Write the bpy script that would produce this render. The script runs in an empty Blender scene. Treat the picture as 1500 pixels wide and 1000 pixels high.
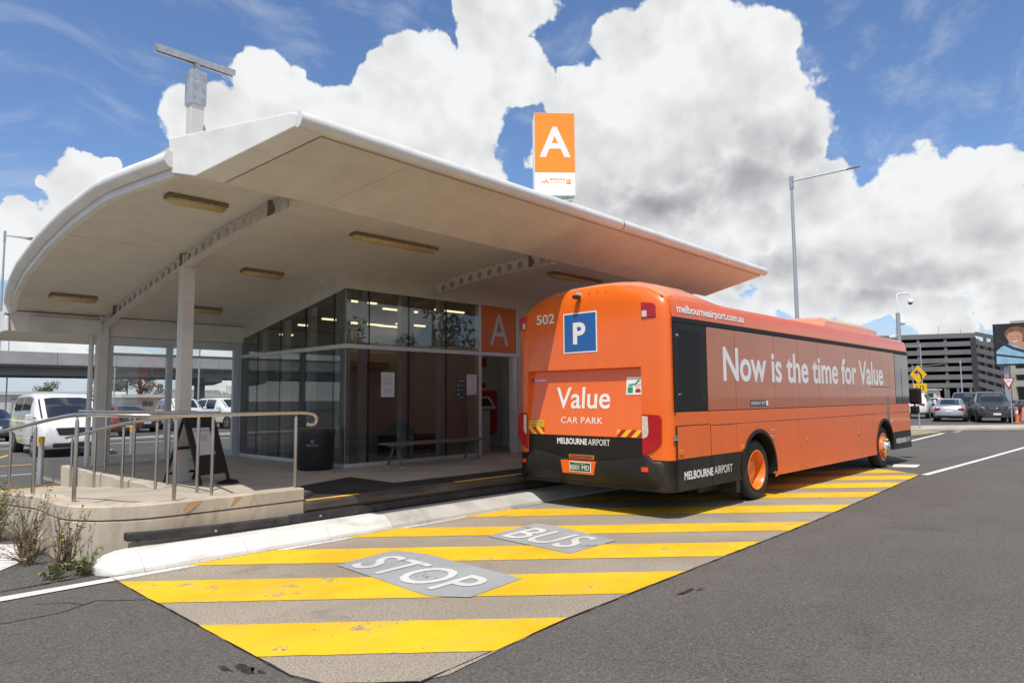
import bpy, bmesh, math, random
from math import sin, cos, pi, radians, hypot, atan2
from mathutils import Vector, Matrix
random.seed(7)
scn = bpy.context.scene
COL = scn.collection
# ------------------------------------------------------------------ camera
cam_d = bpy.data.cameras.new('camera'); cam = bpy.data.objects.new('camera', cam_d); COL.objects.link(cam)
cam_d.sensor_width = 36.0; cam_d.lens = 1005.0/1500*36; cam_d.clip_start = .1; cam_d.clip_end = 3000
_p, _r, _y = radians(4.75), radians(.45), radians(43.9)
_f = Vector((cos(_p)*cos(_y), cos(_p)*sin(_y), sin(_p))); _rt = Vector((sin(_y), -cos(_y), 0)); _up = _rt.cross(_f)
_r2 = cos(_r)*_rt - sin(_r)*_up; _u2 = sin(_r)*_rt + cos(_r)*_up
cam.matrix_world = Matrix(((_r2.x, _u2.x, -_f.x, 0), (_r2.y, _u2.y, -_f.y, 0), (_r2.z, _u2.z, -_f.z, 1.65), (0, 0, 0, 1)))
scn.camera = cam
scn.render.resolution_x, scn.render.resolution_y = 1024, 682
# ------------------------------------------------------------------ sun, exposure
SUN_TO = Vector((-.425, -.28, 1)).normalized()
sl = bpy.data.lights.new('sun', 'SUN'); sl.energy = 4.0; sl.angle = radians(.53); sl.color = (1, .955, .88)
so = bpy.data.objects.new('sun', sl); COL.objects.link(so); so.location = (-10, -8, 30)
so.rotation_euler = SUN_TO.to_track_quat('Z', 'Y').to_euler()
vs = scn.view_settings
vs.view_transform = 'Standard'; vs.look = 'None'; vs.exposure = 0.13; vs.gamma = 1.0; vs.use_curve_mapping = False
scn.cycles.use_denoising = True
scn.cycles.max_bounces = 10; scn.cycles.diffuse_bounces = 5; scn.cycles.glossy_bounces = 4; scn.cycles.transparent_max_bounces = 24
scn.cycles.sample_clamp_indirect = 8; scn.cycles.caustics_reflective = True; scn.cycles.blur_glossy = 1.0; scn.cycles.caustics_refractive = False
# ------------------------------------------------------------------ node helper
class NG:
    def __init__(s, tree): s.t = tree; s.n = tree.nodes; s.l = tree.links
    def new(s, typ, **kw):
        n = s.n.new(typ)
        for k, v in kw.items(): setattr(n, k, v)
        return n
    def put(s, sock, v):
        if v is None: return
        if hasattr(v, 'is_output'): s.l.new(v, sock)
        else: sock.default_value = v
    def m(s, op, a, b=None, c=None, clamp=False):
        n = s.new('ShaderNodeMath', operation=op, use_clamp=clamp)
        s.put(n.inputs[0], a); s.put(n.inputs[1], b)
        if c is not None: s.put(n.inputs[2], c)
        return n.outputs[0]
    def v(s, op, a, b=None):
        n = s.new('ShaderNodeVectorMath', operation=op)
        s.put(n.inputs[0], a)
        if b is not None: s.put(n.inputs[1], b)
        return n.outputs['Value'] if op in ('DOT_PRODUCT', 'LENGTH') else n.outputs[0]
    def sep(s, a): n = s.new('ShaderNodeSeparateXYZ'); s.put(n.inputs[0], a); return n.outputs
    def comb(s, x, y, z): n = s.new('ShaderNodeCombineXYZ'); [s.put(n.inputs[i], q) for i, q in enumerate((x, y, z))]; return n.outputs[0]
    def noise(s, vec, scale, detail=4, rough=.55, dist=0.0):
        n = s.new('ShaderNodeTexNoise'); s.put(n.inputs['Vector'], vec)
        n.inputs['Scale'].default_value = scale; n.inputs['Detail'].default_value = detail; n.inputs['Roughness'].default_value = rough; n.inputs['Distortion'].default_value = dist
        return n.outputs[0]
    def voro(s, vec, scale, detail=0, feature='F1', rough=.5):
        n = s.new('ShaderNodeTexVoronoi', feature=feature); s.put(n.inputs['Vector'], vec)
        n.inputs['Scale'].default_value = scale
        if 'Detail' in n.inputs: n.inputs['Detail'].default_value = detail; n.inputs['Roughness'].default_value = rough; n.normalize = True
        return n.outputs['Distance']
    def rng(s, x, a, b, c=0.0, d=1.0, smooth=True):
        n = s.new('ShaderNodeMapRange'); n.clamp = True
        if smooth: n.interpolation_type = 'SMOOTHSTEP'
        s.put(n.inputs[0], x)
        for i, q in enumerate((a, b, c, d)): n.inputs[i+1].default_value = q
        return n.outputs[0]
    def mix(s, f, a, b, mode='MIX'):
        n = s.new('ShaderNodeMix', data_type='RGBA', blend_type=mode); n.clamp_factor = True
        s.put(n.inputs[0], f)
        for i, q in ((6, a), (7, b)):
            s.put(n.inputs[i], (*q, 1) if isinstance(q, tuple) and len(q) == 3 else q)
        return n.outputs[2]
# ------------------------------------------------------------------ world: sky and cumulus
CLOUDS = [(69.3,21.3,3,2.6,0.05), (64.6,24.2,3.1,2.3,0), (67.1,20.4,5,2.9,0.1), (61.2,22.7,4.6,2.2,0.05), (63.8,20.8,6.7,3,0.15), (57,21.5,5,3.1,0.15), (52.5,26,3.6,3,0), (54.8,23.6,3.4,3,0.05), (49,23.4,5.5,4.8,0.1), (47.3,19.2,3.2,2.7,0.2), (52.5,19.6,7.4,3.7,0.2), (50.2,26.8,2.3,1.9,0.02), (45.5,28.4,3.1,3.8,0.1), (46.6,31,2.4,2.3,0.05), (42.5,30.7,3,2.3,0.1), (43.1,26.4,2.8,3,0.1), (44.6,25,2.4,2,0.1), (30.3,27.6,5.9,3.5,0), (26,25.7,5.9,3.8,0.03), (33.1,27.9,3.4,2.6,0.02), (29.3,23.2,10.4,4.7,0.22), (35.6,23.7,4.3,3.8,0.2), (38.7,25.1,2.9,2.2,0.1), (22.3,24.2,2.5,2.8,0.02), (23,20.4,4.9,3.9,0.4), (37.4,19.6,5.2,3.7,0.4), (32.2,19.1,8.4,3.7,0.6), (25.2,16.6,6.8,3.1,1), (20.1,19,2,2,0.2), (30.1,16,6.6,2.1,1), (36.9,16.4,4.6,2.2,0.6), (19.2,15.4,3.4,2.7,0.3), (17.5,12.7,7.4,3.7,0.3), (13.3,15.1,3.2,2.4,0.05), (14.7,12.4,5.3,3.9,0.1), (9.9,14.5,3.6,2.3,0.08), (7.2,14.1,2.2,2.2,0.1), (9.3,11.6,4.7,2.3,0.2), (19.5,9.6,8.1,2.3,0.9), (13.6,8.8,5.2,1.7,0.8), (7.7,11.9,2.6,2.7,0.3), (9.1,8.3,5.4,1.9,0.8), (24.3,13.4,4.6,2.6,0.4), (29.7,11.7,7,2.7,0.3), (33.5,14,6.2,2.7,0.3), (21,7.4,4.4,1.6,0.65), (15.9,7,3.6,1.5,0.6), (12,6,3.1,1.5,0.3), (8,6.4,2.6,1.6,0.5), (25.5,8.7,1.6,1,0.3), (26.6,7,2.1,0.8,0.15), (10.9,4.7,2.4,1,0.3), (7.2,8.4,2.2,0.9,0.4), (76.1,15.1,2.6,2,0.05), (74.9,16.8,0.9,0.7,0), (79.6,12,2.3,1.6,0.05), (78.3,15,0.8,0.5,0.1), (80.7,10.5,2.2,2.3,0.15), (80.4,13.2,1.1,0.7,0.15), (77.6,12.3,2.4,1.9,0.1), (73,14.3,4.4,2.4,0.1), (78.5,5.1,5.1,1.9,0.35), (79.6,2.7,5.3,0.9,0.3), (70.4,2.9,5.5,1.1,0.3), (76.1,4.3,3.3,1,0.2), (66.6,0.9,3.9,0.9,0.35), (22.3,1.1,9.8,1.3,0.4), (35.3,6.3,13.8,3.4,0.4), (52.4,10.4,13.8,5,0.4), (63.3,12.7,10.2,4.2,0.3)]
SHADES = [(25.2,17,10.9,4.6,0.5), (31.8,15.6,11.5,3.5,0.45), (36.8,17.7,7.4,3.8,0.25), (21.5,20.2,4.8,5.1,0.16), (28.8,21.4,8.7,4,0.14), (19,9.4,11.3,2.8,0.4), (25.5,10.3,8.3,3.7,0.35), (13.2,8.3,7.2,2.4,0.32), (8.7,8.3,5,3,0.35), (7.2,11.8,2.6,2.5,0.3), (17.3,6.5,8.2,1.6,0.3), (52.5,19.1,10.2,3.2,0.1), (67.1,20.7,6.9,2.2,0.08), (9.3,5.1,3.9,2.1,0.35), (78.5,4.2,6.2,1.9,0.3), (70.4,2.9,6.9,1.5,0.3), (45.5,26,3.5,3,0.08), (15.2,11.7,5.3,2.5,0.14)]
def make_world():
    w = bpy.data.worlds.new('World'); scn.world = w; w.use_nodes = True
    g = NG(w.node_tree); g.n.clear()
    out = g.new('ShaderNodeOutputWorld'); bg = g.new('ShaderNodeBackground'); g.l.new(bg.outputs[0], out.inputs[0])
    sky = g.new('ShaderNodeTexSky', sky_type='NISHITA'); sky.sun_disc = False
    sky.sun_elevation = math.asin(SUN_TO.z); sky.sun_rotation = atan2(SUN_TO.x, SUN_TO.y)
    sky.altitude = 100; sky.air_density = 1.0; sky.dust_density = .6; sky.ozone_density = 3.0
    S = .10
    bg.inputs[1].default_value = S
    tc = g.new('ShaderNodeTexCoord'); d = tc.outputs['Generated']
    x, y, z = g.sep(d)
    az = g.m('MULTIPLY', g.m('ARCTAN2', y, x), 180/pi); el = g.m('MULTIPLY', g.m('ARCSINE', z), 180/pi)
    # wobble that makes the outlines billow
    big = g.noise(d, 9, 3, .5); 
    bil = g.m('SUBTRACT', 1.0, g.voro(d, 13, 3.5, 'F1', .62))
    fine = g.noise(d, 34, 6, .62)
    P = g.comb(az, el, 0.0)
    warp = g.new('ShaderNodeTexNoise'); g.put(warp.inputs['Vector'], d); warp.inputs['Scale'].default_value = 16; warp.inputs['Detail'].default_value = 5
    wv = g.v('SUBTRACT', warp.outputs['Color'], (.5, .5, .5)); wv = g.v('MULTIPLY', wv, (4.4, 3.6, 0))
    P = g.v('ADD', P, wv)
    F = None; dark = None
    w2 = g.new('ShaderNodeTexNoise'); g.put(w2.inputs['Vector'], d); w2.inputs['Scale'].default_value = 6; w2.inputs['Detail'].default_value = 5.0
    P2 = g.v('ADD', g.comb(az, el, 0.0), g.v('MULTIPLY', g.v('SUBTRACT', w2.outputs['Color'], (.5, .5, .5)), (11, 7, 0)))
    for (a, e, ra, re, s) in SHADES:
        q = g.v('MULTIPLY', g.v('SUBTRACT', P2, (a, e, 0)), (1/ra, 1/re, 0))
        ww = g.m('MAXIMUM', g.m('SUBTRACT', 1.0, g.v('DOT_PRODUCT', q, q)), 0.0)
        dark = g.m('MULTIPLY', ww, s) if dark is None else g.m('MULTIPLY_ADD', ww, s, dark)
    for (a, e, ra, re, s) in CLOUDS:
        q = g.v('MULTIPLY', g.v('SUBTRACT', P, (a, e, 0)), (1/ra, 1/re, 0))
        dd = g.m('SUBTRACT', 1.0, g.v('DOT_PRODUCT', q, q))
        F = dd if F is None else g.m('MAXIMUM', F, dd)
    F = g.m('SUBTRACT', g.m('MAXIMUM', F, -1.5), .12)
    # broken cumulus everywhere else in the sky
    lf = g.noise(g.v('MULTIPLY', d, (1, 1, 1.8)), 2.6, 5, .55)
    gen = g.m('MULTIPLY', g.m('SUBTRACT', lf, .52), 7.0)
    near = g.rng(g.v('DOT_PRODUCT', d, (.705, .678, .21)), .66, .78)
    F = g.m('ADD', g.m('MULTIPLY', F, near), g.m('MULTIPLY', gen, g.m('SUBTRACT', 1.0, near)))
    dark = g.m('ADD', g.m('MULTIPLY', dark, near), g.m('MULTIPLY', .35, g.m('SUBTRACT', 1.0, near)))
    F = g.m('ADD', F, g.m('MULTIPLY', g.m('SUBTRACT', bil, .66), 2.0))
    F = g.m('ADD', F, g.m('MULTIPLY', g.m('SUBTRACT', fine, .5), .75))
    cov = g.rng(F, -.05, .17)
    thick = g.rng(F, .0, 1.0)
    # relief: billows toned by their own noise towards the sun
    up = g.v('ADD', d, (.010, .004, .022))
    fine2 = g.noise(up, 34, 6, .62); big2 = g.noise(up, 9, 3, .5)
    bs = g.m('SUBTRACT', 1.0, g.voro(d, 11, 2.0, 'SMOOTH_F1', .5)); bs2 = g.m('SUBTRACT', 1.0, g.voro(up, 11, 2.0, 'SMOOTH_F1', .5))
    rel = g.m('ADD', g.m('MULTIPLY', g.m('SUBTRACT', bs, bs2), 1.15), g.m('MULTIPLY', g.m('SUBTRACT', fine, fine2), .22))
    rel = g.m('ADD', rel, g.m('MULTIPLY', g.m('SUBTRACT', big, big2), .8))
    lum = g.m('SUBTRACT', .975, g.m('MULTIPLY', g.m('MULTIPLY', dark, thick), .60))
    lum = g.m('ADD', lum, g.m('MULTIPLY', rel, .80))
    lum = g.m('SUBTRACT', lum, g.m('MULTIPLY', g.m('SUBTRACT', .62, bs), .26))
    lum = g.m('MINIMUM', g.m('MAXIMUM', lum, .38), 1.06)
    k = .79/S
    ccol = g.mix(g.rng(lum, .3, .95, 0, 1, False), (.95*k, .97*k, 1.025*k), (.99*k, 1.0*k, 1.01*k))
    ccol = g.v('SCALE', ccol); g.n[-1].inputs['Scale'].default_value = 1.0; g.l.new(lum, g.n[-1].inputs['Scale'])
    # thin cirrus veil
    ci = g.noise(g.v('MULTIPLY', g.v('ADD', d, wv_s(g, d)), (3, 9, 16)), 1.6, 6, .62)
    civ = g.m('MULTIPLY', g.rng(ci, .46, .80), .34)
    skyc = g.mix(1.0, sky.outputs[0], (1.12, 1.24, 1.42), 'MULTIPLY')
    base = g.mix(civ, skyc, (.80*k, .86*k, .94*k))
    base = g.mix(g.m('MULTIPLY', g.rng(el, 0.0, 9.0, 1, 0), .80), base, (.66*k, .76*k, .89*k))
    g.l.new(g.mix(cov, base, ccol), bg.inputs[0])
def wv_s(g, d):
    n = g.new('ShaderNodeTexNoise'); g.put(n.inputs['Vector'], d); n.inputs['Scale'].default_value = 3
    return g.v('MULTIPLY', g.v('SUBTRACT', n.outputs['Color'], (.5, .5, .5)), (.2, .2, .2))
make_world()
# ------------------------------------------------------------------ materials
MATS = {}
def mat(name, col, rough=.6, metal=0.0, spec=.5, coat=0.0, var=.12, vscale=3.0, bump=0.0, bscale=60.0, dirt=None, dscale=1.2, damt=.4, emit=None, estr=0.0, stretch=(1, 1, 1), rvar=.0):
    if name in MATS: return MATS[name]
    m = bpy.data.materials.new(name); m.use_nodes = True; g = NG(m.node_tree); b = g.n['Principled BSDF']
    tc = g.new('ShaderNodeTexCoord'); p = g.v('MULTIPLY', tc.outputs['Object'], stretch)
    n1 = g.noise(p, vscale, 6, .6)
    c = g.mix(g.rng(n1, .3, .7), tuple(q*(1-var) for q in col), tuple(min(1, q*(1+var)) for q in col))
    if dirt is not None:
        n2 = g.noise(g.v('ADD', p, (7.3, 1.1, 4.2)), dscale, 7, .65, .3)
        c = g.mix(g.m('MULTIPLY', g.rng(n2, .48, .72), damt), c, dirt)
    g.l.new(c, b.inputs['Base Color'])
    b.inputs['Roughness'].default_value = rough; b.inputs['Metallic'].default_value = metal; b.inputs['Specular IOR Level'].default_value = spec
    if rvar: g.l.new(g.rng(n1, .25, .75, max(.02, rough-rvar), min(1, rough+rvar)), b.inputs['Roughness'])
    if coat: b.inputs['Coat Weight'].default_value = coat; b.inputs['Coat Roughness'].default_value = .04
    if bump:
        n3 = g.noise(p, bscale, 4, .6); bn = g.new('ShaderNodeBump'); bn.inputs['Strength'].default_value = bump; bn.inputs['Distance'].default_value = .01
        g.l.new(n3, bn.inputs['Height']); g.l.new(bn.outputs[0], b.inputs['Normal'])
        if coat: g.l.new(bn.outputs[0], b.inputs['Coat Normal'])
    if emit is not None: b.inputs['Emission Color'].default_value = (*emit, 1); b.inputs['Emission Strength'].default_value = estr
    MATS[name] = m; return m
def asphalt(name, ca, cb, speck=(.28, .27, .25), spk=.62, stain=(.03, .03, .03), samt=.5, big=.35):
    m = bpy.data.materials.new(name); m.use_nodes = True; g = NG(m.node_tree); b = g.n['Principled BSDF']
    p = g.new('ShaderNodeTexCoord').outputs['Object']
    c = g.mix(g.rng(g.noise(p, big, 6, .6), .3, .7), ca, cb)
    st = g.noise(g.v('ADD', p, (3, 9, 0)), .9, 8, .7, .4); c = g.mix(g.m('MULTIPLY', g.rng(st, .56, .74), samt), c, stain)
    lane = g.noise(g.v('MULTIPLY', p, (.05, .9, 1)), 1.0, 4, .6); c = g.mix(g.m('MULTIPLY', g.rng(lane, .45, .7), .22), c, tuple(q*1.35 for q in cb))
    fx = g.noise(p, 62, 5, .8); c = g.mix(g.m('MULTIPLY', g.rng(fx, .44, .60), .72), c, tuple(q*.40 for q in ca))
    v = g.voro(p, 95); g2 = g.noise(p, 41, 2, .5)
    c = g.mix(g.m('MULTIPLY', g.rng(g.m('ADD', g.m('MULTIPLY', v, -1.0), g.m('MULTIPLY', g2, .9)), spk-.36, spk-.22), .65), c, speck)
    g.l.new(c, b.inputs['Base Color']); b.inputs['Roughness'].default_value = .82; b.inputs['Specular IOR Level'].default_value = .3
    bn = g.new('ShaderNodeBump'); bn.inputs['Strength'].default_value = .55; bn.inputs['Distance'].default_value = .012
    g.l.new(g.m('ADD', fx, g.m('MULTIPLY', v, -.6)), bn.inputs['Height']); g.l.new(bn.outputs[0], b.inputs['Normal'])
    MATS[name] = m; return m
def paint_worn(name, col, under, thr=.66, dark=.25):
    m = bpy.data.materials.new(name); m.use_nodes = True; g = NG(m.node_tree); b = g.n['Principled BSDF']
    p = g.new('ShaderNodeTexCoord').outputs['Object']
    c = g.mix(g.rng(g.noise(p, 1.1, 6, .6), .3, .7), tuple(q*(1-dark*.5) for q in col), col)
    rub = g.noise(g.v('MULTIPLY', p, (.5, 2.2, 1)), 1.5, 6, .65)
    c = g.mix(g.m('MULTIPLY', g.rng(rub, .47, .70), dark), c, tuple(q*.55+.06 for q in col))
    tr = g.noise(g.v('MULTIPLY', p, (.22, 3.4, 1)), 1.3, 7, .7); c = g.mix(g.m('MULTIPLY', g.rng(tr, .52, .72), dark*.5), c, under)
    wx = g.m('ADD', g.m('MULTIPLY', g.noise(p, 2.2, 8, .7), .7), g.m('MULTIPLY', g.noise(p, 38, 4, .7), .3))
    c = g.mix(g.rng(wx, thr-.03, thr+.02), c, under)
    fs = g.noise(p, 90, 3, .7); c = g.mix(g.m('MULTIPLY', g.rng(fs, .55, .75), .35), c, tuple(q*.55 for q in col))
    g.l.new(c, b.inputs['Base Color']); b.inputs['Roughness'].default_value = .7; b.inputs['Specular IOR Level'].default_value = .3
    bn = g.new('ShaderNodeBump'); bn.inputs['Strength'].default_value = .3; bn.inputs['Distance'].default_value = .008; g.l.new(fs, bn.inputs['Height']); g.l.new(bn.outputs[0], b.inputs['Normal'])
    MATS[name] = m; return m
def glass(name, tint=(.62, .66, .66), refl=1.0, ior=1.5):
    m = bpy.data.materials.new(name); m.use_nodes = True; g = NG(m.node_tree); g.n.clear()
    o = g.new('ShaderNodeOutputMaterial'); mx = g.new('ShaderNodeMixShader'); t = g.new('ShaderNodeBsdfTransparent'); gl = g.new('ShaderNodeBsdfGlossy')
    lw = g.new('ShaderNodeLayerWeight'); lw.inputs[0].default_value = .5
    f0 = ((ior-1)/(ior+1))**2; fr = g.m('MULTIPLY_ADD', g.m('POWER', lw.outputs['Facing'], 5.0), 1-f0, f0)
    p = g.new('ShaderNodeTexCoord').outputs['Object']
    n = g.noise(p, 2.5, 5, .6)
    t.inputs[0].default_value = (*tint, 1); gl.inputs['Roughness'].default_value = .015; gl.inputs['Color'].default_value = (refl, refl, refl, 1)
    bn = g.new('ShaderNodeBump'); bn.inputs['Strength'].default_value = .015; bn.inputs['Distance'].default_value = .02
    g.l.new(g.noise(p, .9, 2, .5), bn.inputs['Height']); g.l.new(bn.outputs[0], gl.inputs['Normal'])
    df = g.new('ShaderNodeBsdfDiffuse'); df.inputs[0].default_value = (.35, .34, .32, 1)
    m2 = g.new('ShaderNodeMixShader'); g.l.new(g.rng(n, .4, .8, .0, .018), m2.inputs[0]); g.l.new(t.outputs[0], m2.inputs[1]); g.l.new(df.outputs[0], m2.inputs[2])
    g.l.new(fr, mx.inputs[0]); g.l.new(m2.outputs[0], mx.inputs[1]); g.l.new(gl.outputs[0], mx.inputs[2]); g.l.new(mx.outputs[0], o.inputs[0])
    MATS[name] = m; return m
# ------------------------------------------------------------------ mesh builder and objects
ORG = {}
class MB:
    def __init__(s): s.v = []; s.f = []; s.m = []
    def add(s, vs, fs, mi=0):
        o = len(s.v); s.v += [tuple(q) for q in vs]; s.f += [tuple(i+o for i in f) for f in fs]; s.m += [mi]*len(fs); return s
    def box(s, a, b, mi=0, R=None):
        x0, y0, z0 = (min(a[i], b[i]) for i in range(3)); x1, y1, z1 = (max(a[i], b[i]) for i in range(3))
        vs = [(x0, y0, z0), (x1, y0, z0), (x1, y1, z0), (x0, y1, z0), (x0, y0, z1), (x1, y0, z1), (x1, y1, z1), (x0, y1, z1)]
        if R is not None: vs = [R @ Vector(q) for q in vs]
        return s.add(vs, [(0, 3, 2, 1), (4, 5, 6, 7), (0, 1, 5, 4), (1, 2, 6, 5), (2, 3, 7, 6), (3, 0, 4, 7)], mi)
    def loft(s, rings, mi=0, closed=True, caps=True):
        n = len(rings[0]); vs = [p for r in rings for p in r]; fs = []
        for i in range(len(rings)-1):
            for j in range(n if closed else n-1):
                k = (j+1) % n; fs.append((i*n+j, i*n+k, (i+1)*n+k, (i+1)*n+j))
        if caps: fs.append(tuple(range(n-1, -1, -1))); fs.append(tuple((len(rings)-1)*n+j for j in range(n)))
        return s.add(vs, fs, mi)
    def prism(s, poly, o, u, v, w, d, mi=0):
        o, u, v, w = Vector(o), Vector(u), Vector(v), Vector(w)
        A = [o+u*a+v*b for a, b in poly]; return s.loft([A, [q+w*d for q in A]], mi)
    def tube(s, path, r, n=10, mi=0, caps=True):
        P = [Vector(q) for q in path]; rings = []; prev = None
        for i, q in enumerate(P):
            t = (P[min(i+1, len(P)-1)]-P[max(i-1, 0)]).normalized()
            if prev is None: a = t.orthogonal().normalized()
            else: a = (prev-t*prev.dot(t)).normalized()
            prev = a; b = t.cross(a); rr = r[i] if isinstance(r, (list, tuple)) else r
            rings.append([q+(a*cos(2*pi*k/n)+b*sin(2*pi*k/n))*rr for k in range(n)])
        return s.loft(rings, mi, True, caps)
    def lathe(s, prof, o=(0, 0, 0), axis=(0, 0, 1), n=24, mi=0, caps=False):
        ax = Vector(axis).normalized(); a = ax.orthogonal().normalized(); b = ax.cross(a); o = Vector(o)
        rings = [[o+ax*h+(a*cos(2*pi*k/n)+b*sin(2*pi*k/n))*r for k in range(n)] for r, h in prof]
        return s.loft(rings, mi, True, caps)
    def ball(s, c, r, n=10, mi=0, sc=(1, 1, 1)):
        pr = [(max(1e-4, sin(pi*i/(n//2+2))), -cos(pi*i/(n//2+2))) for i in range(n//2+3)]; c = Vector(c)
        rings = [[c+Vector((q*cos(2*pi*k/n)*r*sc[0], q*sin(2*pi*k/n)*r*sc[1], h*r*sc[2])) for k in range(n)] for q, h in pr]
        return s.loft(rings, mi)
    def build(s, name, m, parent=None, bevel=0.0, smooth=False, seg=2, ang=35):
        me = bpy.data.meshes.new(name); org = ORG.get(parent.name, Vector()) if parent else Vector()
        me.from_pydata([Vector(q)-org for q in s.v], [], s.f)
        for k in (m if isinstance(m, (list, tuple)) else [m]): me.materials.append(k)
        if len(set(s.m)) > 1: me.polygons.foreach_set('material_index', s.m)
        bm = bmesh.new(); bm.from_mesh(me); bmesh.ops.recalc_face_normals(bm, faces=bm.faces); bm.to_mesh(me); bm.free()
        if smooth:
            me.polygons.foreach_set('use_smooth', [True]*len(me.polygons)); me.set_sharp_from_angle(angle=radians(ang))
        o = bpy.data.objects.new(name, me); COL.objects.link(o)
        if parent: o.parent = parent
        ORG[o.name] = org
        if bevel:
            b = o.modifiers.new('bevel', 'BEVEL'); b.width = bevel; b.segments = seg; b.limit_method = 'ANGLE'; b.angle_limit = radians(40)
        return o
def thing(name, label, cat, loc=(0, 0, 0), group=None):
    o = bpy.data.objects.new(name, None); COL.objects.link(o); o.location = loc; o.empty_display_size = .2
    o['label'] = label; o['category'] = cat
    if group: o['group'] = group
    ORG[o.name] = Vector(loc); return o
def tag(o, label, cat, group=None):
    o['label'] = label; o['category'] = cat
    if group: o['group'] = group
    return o
def struct(o, label=None, cat=None):
    o['kind'] = 'structure'
    if label: o['label'] = label
    if cat: o['category'] = cat
    return o
def bx(name, a, b, m, parent=None, bevel=0.0): return MB().box(a, b).build(name, m, parent, bevel)
def dup(o, parent=None):
    c = o.copy(); COL.objects.link(c); c.parent = parent
    for ch in list(o.children): dup(ch, c)
    return c
def text(name, s, O, u, v, W, Hh, m, parent=None, bold=0.0, depth=.0015, spacing=1.0, align_h=True):
    """flat raised lettering fitted into a W x Hh box at O on the plane (u, v)"""
    cu = bpy.data.curves.new(name, 'FONT'); cu.body = s; cu.offset = bold; cu.extrude = 0; cu.space_character = spacing; cu.resolution_u = 4
    t = bpy.data.objects.new(name, cu); COL.objects.link(t)
    dg = bpy.context.evaluated_depsgraph_get(); dg.update(); me = bpy.data.meshes.new_from_object(t.evaluated_get(dg))
    bpy.data.objects.remove(t); bpy.data.curves.remove(cu)
    xs = [q.co.x for q in me.vertices]; ys = [q.co.y for q in me.vertices]
    x0, x1, y0, y1 = min(xs), max(xs), min(ys), max(ys); O, u, v = Vector(O), Vector(u).normalized(), Vector(v).normalized(); n = u.cross(v)
    org = ORG.get(parent.name, Vector()) if parent else Vector()
    for q in me.vertices: q.co = O+u*((q.co.x-x0)/(x1-x0)*W)+v*((q.co.y-y0)/(y1-y0)*Hh)+n*depth-org
    b_ = bmesh.new(); b_.from_mesh(me); bmesh.ops.remove_doubles(b_, verts=b_.verts, dist=1e-5); bmesh.ops.dissolve_degenerate(b_, edges=b_.edges, dist=1e-5)
    for f_ in b_.faces:
        f_.normal_update(); f_.smooth = False
        if f_.normal.dot(n) < 0: f_.normal_flip()
    b_.to_mesh(me); b_.free()
    if 'custom_normal' in me.attributes: me.attributes.remove(me.attributes['custom_normal'])
    me.materials.clear(); me.materials.append(m)
    o = bpy.data.objects.new(name, me); COL.objects.link(o)
    if parent: o.parent = parent
    ORG[o.name] = org; return o
def interp(x, pts):
    if x <= pts[0][0]: return pts[0][1]
    for (a, b), (c, d) in zip(pts, pts[1:]):
        if x <= c: return b+(d-b)*(x-a)/(c-a)
    return pts[-1][1]
# ------------------------------------------------------------------ material set
WHITE = mat('white_paint', (.74, .73, .70), .45, var=.05, dirt=(.42, .39, .34), dscale=.9, damt=.35)
CREAM = mat('cream_soffit', (.66, .63, .565), .55, var=.05, dirt=(.40, .36, .30), dscale=.5, damt=.35)
STEELW = mat('painted_steel', (.60, .575, .53), .45, var=.06, dirt=(.35, .30, .24), damt=.3)
RENDER = mat('plaster', (.56, .53, .48), .8, var=.05, bump=.1, bscale=90)
CONC = mat('concrete', (.43, .385, .315), .85, var=.12, vscale=1.4, bump=.25, bscale=45, dirt=(.25, .20, .15), dscale=1.1, damt=.5)
CONCW = mat('wall_concrete', (.47, .40, .315), .85, var=.2, vscale=2.4, bump=.4, bscale=26, dirt=(.26, .185, .12), dscale=1.7, damt=.85, stretch=(1, 1, .35))
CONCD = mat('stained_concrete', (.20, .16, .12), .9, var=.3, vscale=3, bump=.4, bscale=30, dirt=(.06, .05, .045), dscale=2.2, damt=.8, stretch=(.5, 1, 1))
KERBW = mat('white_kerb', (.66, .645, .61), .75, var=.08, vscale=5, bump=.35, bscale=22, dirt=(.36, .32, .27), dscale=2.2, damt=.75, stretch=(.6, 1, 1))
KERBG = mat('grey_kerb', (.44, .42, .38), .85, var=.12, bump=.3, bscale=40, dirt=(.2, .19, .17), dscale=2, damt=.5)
RUBBER = mat('black_rubber', (.022, .021, .020), .6, var=.25, bump=.25, bscale=80, dirt=(.10, .095, .09), dscale=3, damt=.5)
MATB = mat('black_tactile', (.02, .02, .021), .7, var=.2, dirt=(.07, .065, .06), dscale=1.5, damt=.5)
YELED = mat('yellow_edge_paint', (.72, .40, .03), .7, var=.1, dirt=(.18, .13, .08), dscale=2.5, damt=.5)
ALU = mat('aluminium', (.56, .57, .57), .45, .25, var=.06)
GALV = mat('galvanised', (.46, .48, .50), .45, .6, var=.12, vscale=14)
STAIN = mat('stainless_tube', (.52, .47, .41), .24, 1.0, var=.06)
BLACK = mat('black_plastic', (.014, .014, .015), .45, var=.15)
GASK = mat('black_gasket', (.008, .008, .008), .6)
DARKW = mat('interior_wall', (.40, .42, .44), .8, var=.04)
DARKF = mat('interior_floor', (.26, .26, .26), .5, var=.1)
IVORY = mat('interior_column', (.46, .44, .38), .6, var=.04)
LAMPON = mat('lit_tube', (.8, .75, .6), .5, emit=(1, .80, .45), estr=2.8)
DIFFU = mat('aged_diffuser', (.50, .40, .20), .4, var=.15, vscale=8, dirt=(.22, .16, .08), dscale=4, damt=.5)
TRAY = mat('lamp_tray', (.20, .165, .11), .6, var=.2, vscale=8)
PAPER = mat('paper', (.62, .61, .62), .6, var=.02)
INK = mat('ink', (.06, .06, .065), .7, var=.02)
INKG = mat('grey_ink', (.35, .35, .36), .7, var=.02)
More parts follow.
